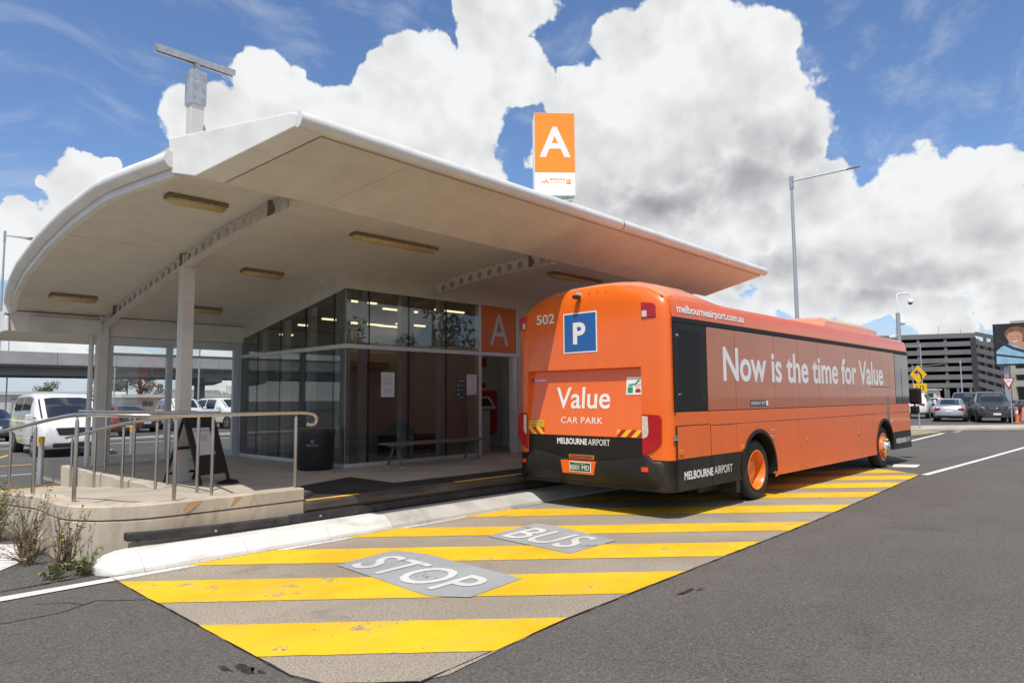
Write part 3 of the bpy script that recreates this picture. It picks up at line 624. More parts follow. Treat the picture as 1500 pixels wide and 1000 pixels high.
for x in gx[1:-1]:
    bx('gasket', (x-.012, YF-.008, .47), (x+.012, YF+.02, 3.74), GASK, stn)
    bx('mullion', (x-.150, YF+.03, .42), (x-.018, YF+.16, 3.74), ALU, stn)
for y in gy[1:-1]:
    bx('gasket', (XW-.008, y-.012, .47), (XW+.02, y+.012, fb(y)), GASK, stn)
    bx('mullion', (XW+.03, y-.15, .42), (XW+.16, y-.018, fb(y)), ALU, stn)
bx('mullion', (XW+.02, YF+.02, .47), (XW+.12, YF+.12, 3.70), ALU, stn)
bx('mullion', (XW-.06, 15.42, ZP), (XW+.10, 15.54, 3.06), ALU, stn)
bx('transom', (XW-.02, YF-.03, 2.615), (14.0, YF+.05, 2.695), ALU, stn, .004)
bx('transom', (XW-.03, YF-.0, 2.615), (XW+.05, 15.42, 2.695), ALU, stn, .004)
bx('sill', (XW-.02, YF-.02, ZP), (10.50, YF+.06, .468), ALU, stn, .004)
bx('sill', (XW-.02, YF+.062, ZP), (XW+.06, 15.42, .468), ALU, stn, .004)
bx('door_jamb', (10.462, YF-.02, ZP), (10.53, YF+.12, 3.74), ALU, stn, .004)
bx('door_jamb', (11.55, YF-.02, ZP), (11.69, YF+.12, 2.61), ALU, stn, .004)
bx('sign_panel', (10.532, YF-.012, 2.70), (11.66, YF+.02, 3.735), SIGNP, stn)
text('panel_letter', 'A', (10.80, YF-.0135, 2.86), (1, 0, 0), (0, 0, 1), .60, .72, LETG, stn, .0)
bx('door_jamb', (11.662, YF-.02, 2.70), (11.72, YF+.1, 3.74), ALU, stn)
bx('front_wall', (11.74, YF, ZP), (14.0, YF+.12, 3.745), RENDER, stn)
bx('side_wall', (13.88, YF+.122, ZP), (14.0, 15.4, 3.3), RENDER, stn)
MB().loft([[(x, 15.46, ZP), (x, 15.58, ZP), (x, 15.58, 3.34), (x, 15.46, 3.34)] for x in (7.16, 14.0)]).build('rear_wall', DARKW, stn)
# inside
bx('floor_finish', (7.12, 11.17, ZP+.002), (13.87, 15.45, ZP+.012), DARKF, stn)
MB().loft([[(x, y, z) for y, z in ((12.9, ZP+.012), (13.0, ZP+.012), (13.0, 3.68), (12.9, 3.68))] for x in (8.0, 10.75)]).build('inner_wall', DARKW, stn)
bx('inner_wall', (12.95, 11.3, ZP+.012), (13.05, 15.4, 3.3), DARKW, stn)
bx('inner_wall', (10.76, 12.9, ZP+.012), (12.94, 13.0, 3.65), DARKW, stn)
bx('inner_column', (8.60, 11.36, ZP+.012), (8.86, 11.60, 3.80), IVORY, stn, .01)
bx('inner_door', (9.55, 12.86, ZP+.012), (10.4, 12.9, 2.45), IVORY, stn, .006)
bx('inner_counter', (9.0, 12.5, ZP+.012), (10.5, 12.84, .85), BLACK, stn, .01)
ac = bx('air_conditioner', (8.05, 12.66, 2.35), (9.25, 12.88, 2.70), IVORY, stn, .03)
for k in range(4): bx('louvre', (8.1, 12.650, 2.37+k*.03), (9.2, 12.662, 2.385+k*.03), TRAY, ac)
ly = []
for (x0, x1, y, z) in ((7.35, 8.25, 11.85, 3.62), (8.5, 9.4, 11.95, 3.55), (9.75, 10.6, 11.75, 3.62), (7.5, 8.3, 12.7, 3.32), (8.0, 8.8, 12.4, 3.25), (9.1, 9.9, 12.3, 3.3), (7.4, 7.75, 13.5, 3.25), (7.4, 7.7, 14.3, 3.1), (8.9, 9.7, 12.7, 3.28), (11.2, 12.2, 11.9, 3.55)):
    l = MB().box((x0, y-.03, z), (x1, y+.03, z+.03)).build('strip_light', LAMPON, stn); MB().box((x0-.02, y-.06, z+.031), (x1+.02, y+.06, z+.07)).build('tray', IVORY, l)
# rear glazed screen between column and building
for z0, z1 in ((ZP, .46), (2.585, 2.64), (2.80, 2.955)): bx('screen_rail', (4.27, 15.42, z0), (6.985, 15.50, z1), ALU, stn, .004)
for x in (4.27, 5.42, 6.86): bx('screen_post', (x, 15.415, .46), (x+.12, 15.505, 2.80), ALU, stn, .004)
for a, b in ((4.395, 5.415), (5.545, 6.855)):
    for z0, z1 in ((.465, 2.58), (2.645, 2.795)): bx('glass_pane', (a, 15.455, z0), (b, 15.463, z1), SCREENG, stn)
# ------------------------------------------------------------------ ceiling lights
def fitting(label, x0, x1, y, broken=False):
    t = thing('ceiling_light', label, 'light', ((x0+x1)/2, y, sof(y)), 'weathered batten lights under the canopy')
    sl_ = (sof(y+.2)-sof(y-.2))/.4; R = Matrix.Translation(((x0+x1)/2, y, sof(y))) @ Matrix.Rotation(math.atan(sl_), 4, 'X'); L = (x1-x0)/2
    T = lambda q: R @ Vector(q)
    m1 = MB().loft([[T((sx*(L-c), dy, dz)) for dy, dz in ((-.095, -.004), (.095, -.004), (.095, -.05), (.075, -.058), (-.075, -.058), (-.095, -.05))] for sx, c in ((-1, 0), (1, 0))]); m1.build('tray', TRAY, t, .006)
    prof = [(.088*sin(a), -.058-.062*cos(a)) for a in [radians(q) for q in range(-90, 91, 18)]]
    m2 = MB().loft([[T((x, dy*s, -.058+(dz+.058)*s)) for dy, dz in prof] for x, s in ((-L+.01, .55), (-L+.05, 1), (L-.05, 1), (L-.01, .55))]); m2.build('diffuser', DIFFU, t, 0, True, ang=50)
    for sx in (-.75, -.25, .3, .8): MB().box((sx*L-.012, -.10, -.066), (sx*L+.012, -.086, -.035), 0, R).build('clip', TRAY, t)
fitting('short ceiling light nearest the white end fascia', 3.05, 3.80, 8.9)
fitting('long ceiling light in front of the glazed corner', 5.80, 7.45, 8.98)
fitting('long ceiling light partly hidden above the bus roof', 10.55, 12.2, 9.05)
fitting('short ceiling light between the beam and the glazed corner', 5.28, 6.03, 11.64)
fitting('short ceiling light on the low curved left end of the canopy', 3.0, 3.74, 14.25)
fitting('short ceiling light seen behind the near column', 5.35, 6.06, 14.3)
# ------------------------------------------------------------------ roof furniture
s = thing('roof_sign', 'tall orange box sign with white letter A above the canopy', 'sign', (11.4, 9.6, 4.6))
R = Matrix.Translation((11.4, 9.6, 0)) @ Matrix.Rotation(radians(43.9-90+3.0), 4, 'Z')   # local -Y looks at the forecourt
V3 = lambda x, y, z: R @ Vector((x, y, z)); ux = (R.to_3x3() @ Vector((1, 0, 0))); nz = R.to_3x3() @ Vector((0, -1, 0))
MB().box((-.445, .0, 6.64), (.445, .52, 8.0), 0, R).build('orange_box', SIGNO, s, .006)
MB().box((-.445, .0, 6.12), (.445, .52, 6.638), 0, R).build('white_box', SIGNW, s, .006)
MB().box((-.452, .02, 6.118), (-.446, .50, 8.0), 0, R).build('side_cover', SIGNW, s)
MB().box((-.43, .02, 6.10), (.43, .50, 6.118), 0, R).build('base_frame', GALV, s)
for q in ((-.3, .1), (.3, .42)): MB().box((q[0]-.04, q[1]-.04, 4.5), (q[0]+.04, q[1]+.04, 6.1), 0, R).build('support_post', GALV, s)
for a, b in (((-.4, .06), (.4, .46)), ((-.4, .46), (.4, .06))): MB().tube([V3(a[0], a[1], 6.09), V3(b[0], b[1], 6.05)], .025, 8).build('bracing', WHITE, s)
text('letter', 'A', V3(-.345, -.002, 6.985), ux, (0, 0, 1), .70, .70, LETW, s, .022)
text('lettering', 'MELBOURNE', V3(-.12, -.002, 6.46), ux, (0, 0, 1), .34, .050, SIGNO, s, .01)
text('lettering', 'AIRPORT', V3(-.12, -.002, 6.385), ux, (0, 0, 1), .34, .045, SIGNO, s, -.008, .0015, 1.3)
MB().add([V3(x, -.004, z) for x, z in ((.245, 6.38), (.345, 6.38), (.345, 6.485), (.245, 6.485))], [(0, 1, 2, 3)]).build('badge', SIGNO, s)
text('lettering', 'P', V3(.27, -.005, 6.40), ux, (0, 0, 1), .05, .066, LETW, s, .02)
zz = [(-.345, 6.385), (-.32, 6.385), (-.265, 6.445), (-.245, 6.42), (-.19, 6.485), (-.14, 6.385), (-.165, 6.385), (-.195, 6.445), (-.24, 6.39), (-.265, 6.415)]
MB().add([V3(x, -.004, z) for x, z in zz], [tuple(range(len(zz)))]).build('emblem', SIGNO, s)
t = thing('roof_mast', 'galvanised roof mast with a horizontal steel channel on top', 'mast', (3.71, 9.8, 4.6))
MB().box((3.62, 9.71, 4.5), (3.80, 9.89, 5.86)).build('post', STEELW, t, .01)
MB().box((3.60, 9.69, 5.83), (3.82, 9.91, 6.32)).build('sleeve', GALV, t, .006)
for k in range(3):
    for sx in (-.06, .06): MB().lathe([(.012, 0), (.012, .01), (.001, .011)], (3.71+sx, 9.69, 5.93+k*.14), (0, -1, 0), 6).build('bolt', GALV, t)
MB().lathe([(.05, 6.32), (.05, 6.36), (.03, 6.37), (.03, 6.42), (.045, 6.43), (.045, 6.46)], (3.71, 9.8, 0), (0, 0, 1), 12).build('pivot', GALV, t)
MB().loft([[(x, y, z) for y, z in ((9.745, 6.455), (9.77, 6.455), (9.77, 6.52), (9.83, 6.52), (9.83, 6.455), (9.855, 6.455), (9.855, 6.54), (9.745, 6.54))] for x in (3.16, 4.25)]).build('channel', GALV, t)
MB().tube([(3.80, 9.8, 5.58), (4.20, 9.8, 4.6)], .04, 10).build('brace', mat('rusty_brace', (.60, .52, .46), .6, dirt=(.45, .16, .03), dscale=4, damt=.9), t, 0, True)
MB().box((3.52, 9.75, 4.55), (3.60, 9.86, 5.0)).build('junction_box', STEELW, t, .01)
# ------------------------------------------------------------------ bus
ORANGE = mat('orange_bus_paint', (.80, .138, .008), .30, coat=.55, var=.03, bump=.25, bscale=1.1, dirt=(.50, .15, .04), dscale=1.6, damt=.30, stretch=(1.6, 1.6, .35))
SKIRT = mat('black_bus_paint', (.014, .012, .010), .5, spec=.3, var=.15, dirt=(.07, .06, .05), dscale=1.4, damt=.35)
FILM = mat('perforated_window_film', (.44, .120, .042), .28, coat=.5, var=.04, bump=.10, bscale=.9)
BGLASS = mat('black_bus_glass', (.012, .013, .014), .06, coat=.5, var=.05)
TYRE = mat('tyre_rubber', (.022, .021, .020), .8, var=.2, bump=.3, bscale=50, dirt=(.09, .08, .07), dscale=4, damt=.4)
RIMO = mat('orange_rim', (.82, .19, .02), .35, coat=.5, var=.04, dirt=(.3, .1, .03), dscale=5, damt=.35)
CHROME = mat('chrome', (.75, .74, .72), .12, 1.0, var=.02)
LENSR = mat('red_lens', (.40, .004, .008), .2, coat=.35, var=.1, vscale=20)
LENSW = mat('clear_lens', (.62, .58, .50), .2, coat=1, var=.2, vscale=30)
LENSA = mat('amber_lens', (.75, .22, .01), .25, coat=.8)
REFL = mat('red_reflector', (.75, .05, .02), .25, coat=.8)
BLUE = mat('parking_blue', (.010, .105, .36), .35, coat=.4, var=.02)
YELR = mat('reflective_yellow', (.88, .52, .02), .4, var=.03)
REDR = mat('reflective_red', (.42, .02, .02), .4, var=.03)
PLATEG = mat('plate_green', (.015, .10, .03), .4)
GREEN = mat('sticker_green', (.02, .30, .13), .5)
DKORANGE = mat('dull_orange_label', (.60, .16, .04), .5)
ROOFO = mat('sky_paled_roof', (.74, .27, .125), .42, coat=.4, var=.06, dirt=(.6, .3, .2), dscale=.8, damt=.4)  # bus orange with sky sheen mixed into the colour, softens bounce on the soffit
bus = thing('bus', 'long orange airport shuttle bus standing in the hatched bay, seen from behind', 'bus', (14, 6.31, 0))
YR, YLF, YCN = 4.885, 7.735, 6.31
HR = [(1.385, .37), (1.425, .43), (1.425, .80), (1.425, 1.2), (1.425, 1.6), (1.425, 2.1), (1.425, 2.70), (1.412, 2.80), (1.385, 2.97), (1.33, 3.045), (1.22, 3.08), (1.05, 3.105), (.75, 3.13), (.40, 3.15), (0, 3.155)]
HP = HR[:8]+[(1.388, 2.99), (1.33, 3.085), (1.20, 3.17), (1.04, 3.265), (.75, 3.345), (.40, 3.385), (0, 3.395)]
def bsec(x):
    h = max(0, min(1, (10.15-x)/1.0)); h = h*h*(3-2*h)
    k = interp(x, [(8.15, .50), (8.165, .66), (8.20, .79), (8.27, .90), (8.38, .97), (8.5, 1), (19.5, 1), (19.7, .9), (19.82, .7)])
    ins = interp(x, [(8.15, .17), (8.165, .095), (8.20, .045), (8.26, .012), (8.34, 0), (19.55, 0), (19.72, .05), (19.82, .16)])
    half = []
    for (a, za), (b, zb) in zip(HR, HP):
        y = a+(b-a)*h; z = za+(zb-za)*h
        if z > 2.7: z = 2.7+(z-2.7)*k
        half.append((y*(1-ins/1.425), z))
    R_ = [(x, YCN-y, z) for y, z in half]; L_ = [(x, YCN+y, z) for y, z in half[-2::-1]]
    return R_+L_
bxs = [8.15, 8.165, 8.20, 8.26, 8.34, 8.5, 8.8, 9.15, 9.4, 9.65, 9.9, 10.15, 11.5, 13, 14.5, 16, 18, 19.55, 19.66, 19.75, 19.82]
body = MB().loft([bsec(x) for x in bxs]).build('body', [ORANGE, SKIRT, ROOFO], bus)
bm = bmesh.new(); bm.from_mesh(body.data); o_ = ORG['bus']
for co, no in (((0, 0, .80), (0, 0, 1)), ((0, 0, 1.09), (0, 0, 1)), ((10.30, 0, 0), (1, 0, 0)), ((18.05, 0, 0), (1, 0, 0)), ((0, 5.35, 0), (0, 1, 0)), ((0, 7.49, 0), (0, 1, 0))):
    bmesh.ops.bisect_plane(bm, geom=bm.verts[:]+bm.edges[:]+bm.faces[:], plane_co=Vector(co)-o_, plane_no=no)
for f_ in bm.faces:
    c = f_.calc_center_median()+o_; f_.smooth = True
    if (c.z < .80 and (c.x < 10.3 or c.x > 18.05)) or (c.z < 1.09 and 5.35 < c.y < 7.49 and c.x < 8.3): f_.material_index = 1
bm.to_mesh(body.data); bm.free()
cut = MB()
cut.loft([[(8.0, y, 1.10), (8.155, y, 1.10), (8.25, y, 2.08), (8.0, y, 2.08)] for y in (5.35, 7.49)])
WX = (10.80, 17.47)
for wx in WX:
    for ya, yb in ((4.6, 5.45), (7.17, 8.1)):
        cut.loft([[(wx+.60*cos(2*pi*k/40), y, .475+.60*sin(2*pi*k/40)) for k in range(40)] for y in (ya, yb)])
co_ = cut.build('cutter', SKIRT, bus)
bo = body.modifiers.new('cut', 'BOOLEAN'); bo.operation = 'DIFFERENCE'; bo.object = co_; bo.solver = 'EXACT'
dg = bpy.context.evaluated_depsgraph_get(); dg.update(); nm = bpy.data.meshes.new_from_object(body.evaluated_get(dg)); body.modifiers.clear(); body.data = nm
for q in nm.polygons:
    c = q.center+o_
    if 5.345 < c.y < 7.495 and 1.095 < c.z < 2.085 and c.x < 8.3: q.material_index = 0
    elif any(hypot(c.x-wx, c.z-.475) < .601 for wx in WX) and (abs(abs(c.y-YCN)-.86) < .02 or hypot(c.x-wx, c.z-.475) > .1 and abs(c.y-YCN) < 1.41 and c.z < 1.08 and min(abs(c.x-w) for w in WX) < .62): q.material_index = 1
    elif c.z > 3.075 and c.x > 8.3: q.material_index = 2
nm.set_sharp_from_angle(angle=radians(28))
bpy.data.objects.remove(co_)
YP = YR-.001
def spanel(name, poly, m, d=.007, par=bus, bevel=.003, y=YP): return MB().prism(poly, (0, y, 0), (1, 0, 0), (0, 0, 1), (0, -1, 0), d).build(name, m, par, bevel)
def rect(a, b, c, d): return [(a, c), (b, c), (b, d), (a, d)]
# window film panels
wx_ = [9.16, 10.05, 11.48, 12.50, 13.50, 15.08, 16.61, 18.0, 18.47]
for a, b in zip(wx_, wx_[1:]): spanel('window_panel', rect(a+.006, b-.006, 1.455, 2.675), FILM)
spanel('panel_backing', rect(8.22, 19.62, 1.445, 2.69), GASK, .002)
spanel('hatch_line', rect(16.67, 17.98, 1.845, 1.857), GASK, .0082, bevel=0)
spanel('gutter_line', rect(8.21, 19.62, 2.685, 2.745), GASK, .012)
MB().loft([[(x, y, z) for y, z in ((4.888, 2.75), (4.878, 2.755), (4.883, 2.83), (4.905, 2.955), (4.93, 3.0), (4.96, 3.0))] for x in (8.24, 19.6)]).build('roof_coving', ORANGE, bus, 0, True)
spanel('rear_window', rect(8.23, 9.13, 1.475, 2.675), SKIRT, .008)
fr = spanel('louvre_frame', rect(8.28, 9.05, 1.53, 2.62), GASK, .010)
for k in range(52): MB().loft([[(x, y, z) for y, z in ((4.874, 1.56+k*.02), (4.871, 1.564+k*.02), (4.871, 1.570+k*.02), (4.874, 1.572+k*.02))] for x in (8.36, 8.97)]).build('louvre', GASK, fr)
spanel('window_mark', rect(8.30, 8.37, 2.49, 2.52), INKG, .0112, fr, 0)
spanel('window_mark', rect(8.33, 8.42, 1.68, 1.70), INKG, .0112, fr, 0)
spanel('cab_window', rect(18.49, 19.64, 1.46, 2.66), BGLASS, .009)
spanel('cab_window_bar', rect(19.0, 19.03, 1.46, 2.3), SKIRT, .012)
for a, b in ((8.27, 9.165), (9.18, 19.6)): spanel('belt_panel', rect(a, b, 1.265 if a < 9 else 1.245, 1.44), ORANGE, .010, bevel=.006)
spanel('seam_backing', rect(8.25, 10.18, .40, 1.262), GASK, .0012, bevel=0)
spanel('seam_backing', rect(11.44, 16.85, .36, 1.242), GASK, .0012, bevel=0)
spanel('seam_backing', rect(18.1, 19.6, .40, 1.242), GASK, .0012, bevel=0)
arc = lambda wx, a0, a1, n=18, r=.605: [(wx+r*cos(radians(a0+(a1-a0)*i/n)), .475+r*sin(radians(a0+(a1-a0)*i/n))) for i in range(n+1)]
aS = math.degrees(math.asin((.805-.475)/.605)); aB = math.degrees(math.asin((.38-.475)/.605)); aF = math.degrees(math.asin((.775-.475)/.605))
spanel('skirt_panel', rect(8.29, 9.20, .812, 1.252), ORANGE); spanel('skirt_panel', rect(8.29, 9.20, .38, .80), SKIRT)
spanel('skirt_panel', rect(9.222, 10.02, .812, 1.235), ORANGE)
spanel('skirt_panel', [(9.222, .80), (9.222, .38)]+arc(10.80, 180-aB, 180-aS+.8, 10), SKIRT)
spanel('skirt_panel', [(10.032, 1.235), (10.032, .812)]+arc(10.80, 180-aS, aB-6, 24)+[(11.60, .35), (11.60, 1.235)], ORANGE)
for a, b in ((11.612, 12.47), (12.482, 14.12), (14.132, 15.6), (15.612, 16.74)): spanel('skirt_panel', rect(a, b, .34, 1.235), ORANGE)
spanel('skirt_panel', [(16.752, 1.235), (16.752, .33)]+arc(17.47, 186, aF, 24)+[(18.6, .785), (18.6, 1.235)], ORANGE)
spanel('skirt_panel', rect(18.612, 19.62, .785, 1.235), ORANGE)
spanel('skirt_panel', arc(17.47, aF-1, -10, 10)+[(19.62, .36), (19.62, .77)], SKIRT)
spanel('grey_strip', rect(17.72, 17.88, .995, 1.61), mat('grey_strip_paint', (.17, .165, .16), .6), .012)
for wx in WX:
    mb = MB()
    A = [(wx+r*cos(radians(t)), y, .475+r*sin(radians(t))) for t in range(-6, 187, 6) for r, y in ((.60, 4.90), (.60, 4.858), (.655, 4.862), (.655, 4.90))]
    mb.loft([A[i*4:i*4+4] for i in range(len(A)//4)]).build('arch_trim', SKIRT, bus, 0, True)
    for yo in (YR, YLF):
        sg = 1 if yo == YR else -1; y0 = yo+.05*sg; ax = (0, -sg, 0)
        w = MB().lathe([(.30, -.22), (.44, -.23), (.470, -.19), (.475, -.10), (.472, -.04), (.45, -.008), (.40, .0), (.33, -.006), (.305, -.012), (.30, -.05)], (wx, y0, .475), ax, 40).build('wheel', TYRE, bus, 0, True, ang=60)
        for k in range(3): MB().lathe([(.4745, -.16+k*.045), (.4765, -.158+k*.045), (.4745, -.150+k*.045)], (wx, y0, .475), ax, 40).build('tread_rib', TYRE, w)
        if wx == WX[0]:
            MB().lathe([(.312, -.004), (.316, .006), (.305, .010), (.295, -.002), (.285, -.05), (.265, -.14), (.17, -.165), (.13, -.15), (.125, -.09), (.10, -.085), (.001, -.085)], (wx, y0, .475), ax, 40).build('rim', RIMO, w, 0, True)
            for k in range(8): MB().lathe([(.030, 0), (.030, .002), (.001, .0025)], (wx+.215*cos(k*pi/4+.2), y0+.157*sg, .475+.215*sin(k*pi/4+.2)), ax, 10).build('rim_hole', GASK, w)
            for k in range(10): MB().lathe([(.014, 0), (.014, .03), (.001, .032)], (wx+.15*cos(k*pi/5), y0+.16*sg, .475+.15*sin(k*pi/5)), ax, 6).build('wheel_nut', CHROME, w)
        else:
            MB().lathe([(.312, -.004), (.316, .006), (.30, .008), (.285, -.02), (.26, -.03), (.225, .045), (.15, .06), (.14, .06)], (wx, y0, .475), ax, 40).build('rim', RIMO, w, 0, True)
            MB().lathe([(.215, .052), (.205, .066), (.14, .07), (.125, .12), (.09, .135), (.001, .14)], (wx, y0, .475), ax, 30).build('hub_cap', CHROME, w, 0, True)
            for k in range(10):
                c = (wx+.175*cos(k*pi/5), y0-.066*sg, .475+.175*sin(k*pi/5)); MB().lathe([(.018, 0), (.018, .03), (.001, .045)], c, ax, 6).build('wheel_nut', YELR, w)
            for k in range(10): MB().lathe([(.020, 0), (.020, .002), (.001, .0025)], (wx+.245*cos(k*pi/5+.3), y0-.012*sg, .475+.245*sin(k*pi/5+.3)), ax, 8).build('rim_hole', GASK, w)
for wx in WX: MB().tube([(wx, 5.2, .475), (wx, 7.4, .475)], .12, 12).build('axle', SKIRT, bus)
bx('underbody', (8.6, 5.5, .30), (19.4, 7.1, .52), SKIRT, bus, .02)
bx('exhaust_tray', (9.4, 5.2, .22), (10.1, 6.6, .36), SKIRT, bus, .02)
MB().box((10.1, 4.95, .18), (10.22, 5.35, .5)).build('mud_flap', RUBBER, bus)
# rear bumper
rings = []
for i in range(33):
    y = 7.715-(7.715-4.905)*i/32; e = abs(y-YCN)/1.405; xb = 8.115+.20*max(0, (e-.82)/.18)**2.2
    zt = .735+.115*min(1, (e/.70)**2) if e < .76 else .785
    rings.append([(xb+.16, y, zt), (xb+.015, y, zt), (xb-.012, y, zt-.03), (xb-.02, y, .60), (xb, y, .46), (xb+.05, y, .405), (xb+.2, y, .385)])
MB().loft(rings).build('rear_bumper', SKIRT, bus, 0, True, ang=45)
XRr = 8.148
def rpoly(name, pts, m, d=.006, x=XRr, par=bus, bev=.0): return MB().prism(pts, (x, 0, 0), (0, 1, 0), (0, 0, 1), (-1, 0, 0), d).build(name, m, par, bev)
# plate trough and plate
tr = rpoly('plate_surround', [(6.78, .725), (6.12, .725), (6.16, .53), (6.74, .53)], ORANGE, .045, 8.125, bev=.01)
pl = rpoly('number_plate', rect(6.21, 6.59, .575, .70), PLATEG, .008, 8.08, tr, .002)
rpoly('plate_rim', rect(6.20, 6.60, .565, .71), LETW, .005, 8.08, tr)
text('plate_text', 'BS01 MD', (8.0715, 6.575, .595), (0, -1, 0), (0, 0, 1), .35, .07, LETW, tr, .006)
text('plate_text', 'VICTORIA', (8.0715, 6.50, .678), (0, -1, 0), (0, 0, 1), .20, .012, LETW, tr)
lb = rpoly('caution_label', rect(6.19, 6.66, .745, .81), DKORANGE, .004)
for z_ in (.758, .783): rpoly('label_print', rect(6.21, 6.64, z_, z_+.013), SKIRT, .001, XRr-.004, lb)
# lamps
for side in (0, 1):
    my = (lambda y: y) if side == 0 else (lambda y: 7.505+(5.345-y)*.62)
    t = rpoly('tail_lamp', [(my(y), z) for y, z in ((5.345, 1.42), (5.065, 1.41), (5.03, 1.36), (5.04, 1.03), (5.16, .925), (5.345, .85))], LENSR, .022, bev=.008)
    rpoly('reversing_lens', [(my(y), z) for y, z in ((5.335, 1.395), (5.245, 1.39), (5.235, 1.17), (5.26, 1.11), (5.335, 1.08))], LENSW, .004, XRr-.022, t, .002)
    t = rpoly('high_lamp', [(my(y), z) for y, z in ((5.32, 2.985), (5.13, 2.955), (5.09, 2.92), (5.085, 2.755), (5.32, 2.76))], LENSR, .035, 8.17, bev=.010)
    rpoly('reversing_lens', [(my(y), z) for y, z in ((5.305, 2.86), (5.225, 2.86), (5.225, 2.77), (5.305, 2.77))], LENSW, .004, 8.134, t, .002)
    rpoly('reflector', [(my(y), z) for y, z in ((5.345, .70), (5.235, .70), (5.235, .635), (5.345, .635))], REFL, .03, 8.12, bev=.004)
# chevrons
def chev(y0, y1, z0, z1, rev):
    p = rpoly('chevron_plate', rect(y0, y1, z0, z1), YELR, .004); h = z1-z0; y = y0-h
    k = 0
    while y < y1:
        pts = [(y, z0), (y+.085, z0), (y+.085+h, z1), (y+h, z1)] if not rev else [(y+h, z0), (y+h+.085, z0), (y+.085, z1), (y, z1)]
        pts = clip(clip(pts, lambda a, b: a-y0), lambda a, b: y1-a)
        if len(pts) > 2: rpoly('red_stripe', pts, REDR, .0012, XRr-.004, p)
        y += .175
chev(5.36, 5.77, 1.095, 1.20, True); chev(7.15, 7.485, 1.095, 1.20, False)
lb = rpoly('overtake_label', rect(7.15, 7.47, 1.205, 1.305), YELR, .004)
text('label_text', 'DO NOT OVERTAKE', (XRr-.0045, 7.455, 1.262), (0, -1, 0), (0, 0, 1), .29, .028, INK, lb, .004); text('label_text', 'TURNING VEHICLE', (XRr-.0045, 7.455, 1.218), (0, -1, 0), (0, 0, 1), .29, .028, INK, lb, .004)
# P sign, numbers, lettering
ps = rpoly('parking_plate', rect(6.095, 6.735, 2.328, 2.94), LETW, .004)
rpoly('blue_field', rect(6.115, 6.715, 2.348, 2.92), BLUE, .0015, XRr-.004, ps)
text('parking_letter', 'P', (XRr-.0062, 6.545, 2.46), (0, -1, 0), (0, 0, 1), .24, .33, LETW, ps, .035)
text('fleet_number', '502', (XRr-.001, 7.29, 2.815), (0, -1, 0), (0, 0, 1), .375, .155, LETW, bus, .016)
hx = lambda z: 8.155+.095*(z-1.10)/.98-.002
HV = (.0966, 0, .995)
text('lettering', 'Value', (hx(1.49), 6.94, 1.49), (0, -1, 0), HV, 1.02, .325, LETW, bus, .012, .003)
text('lettering', 'CAR', (hx(1.27), 6.83, 1.27), (0, -1, 0), HV, .325, .095, LETW, bus, .004, .003, 1.12); text('lettering', 'PARK', (hx(1.27), 6.44, 1.27), (0, -1, 0), HV, .40, .095, LETW, bus, .004, .003, 1.12)
text('lettering', 'MELBOURNE', (XRr-.002, 6.89, .958), (0, -1, 0), (0, 0, 1), .575, .092, LETW, bus, .030)
text('lettering', 'AIRPORT', (XRr-.002, 6.29, .958), (0, -1, 0), (0, 0, 1), .39, .092, LETW, bus, .0)
rpoly('maker_badge', [(7.455+.025*cos(a*pi/4), 1.935+.032*sin(a*pi/4)) for a in range(8)], BLUE, .006, hx(1.93), bus)
text('lettering', 'SCANIA', (hx(1.92)-.002, 7.42, 1.918), (0, -1, 0), HV, .26, .032, CHROME, bus, .01)
for i, ch in enumerate('VOLGREN'):
    y = 6.87-i*.152; text('lettering', ch, (8.186, y, 3.20), (0, -1, 0), (.35, 0, .93), .03, .035, CHROME, bus, .014, .022)
st = MB().loft([[(hx(z)-.0+d, y, z) for y, z in ((5.37, 1.69), (5.645, 1.69), (5.645, 1.945), (5.37, 1.945))] for d in (0, -.005)]).build('give_way_sticker', LETW, bus, .002)
sx = lambda z: hx(z)-.0062
def stk(name, pts, m): MB().add([(sx(z), y, z) for y, z in pts], [tuple(range(len(pts)))]).build(name, m, st)
stk('sticker_arrow', [(5.60, 1.845), (5.50, 1.85), (5.42, 1.93), (5.44, 1.90), (5.41, 1.885), (5.44, 1.87), (5.49, 1.825), (5.60, 1.825)], GREEN)
stk('sticker_bus', rect(5.53, 5.62, 1.715, 1.80), GREEN); stk('sticker_roof', rect(5.535, 5.615, 1.808, 1.82), GREEN)
stk('sticker_car', [(5.40, 1.72), (5.49, 1.72), (5.49, 1.75), (5.475, 1.775), (5.415, 1.775), (5.40, 1.75)], REDR)
text('sticker_text', 'GIVE', (sx(1.825), 5.50, 1.822), (0, -1, 0), (0, 0, 1), .10, .026, REDR, st, .0, .001); text('sticker_text', 'WAY', (sx(1.79), 5.495, 1.788), (0, -1, 0), (0, 0, 1), .09, .026, REDR, st, .0, .001)
cm = MB().box((8.03, 6.375, 3.14), (8.14, 6.465, 3.195)).build('rear_camera', SKIRT, bus, .012); MB().box((8.10, 6.40, 3.17), (8.22, 6.44, 3.24)).build('camera_bracket', ALU, cm, .008)
MB().lathe([(.022, 0), (.022, .012), (.001, .013)], (8.03, 6.42, 3.165), (-1, 0, 0), 12).build('camera_lens', BGLASS, cm)
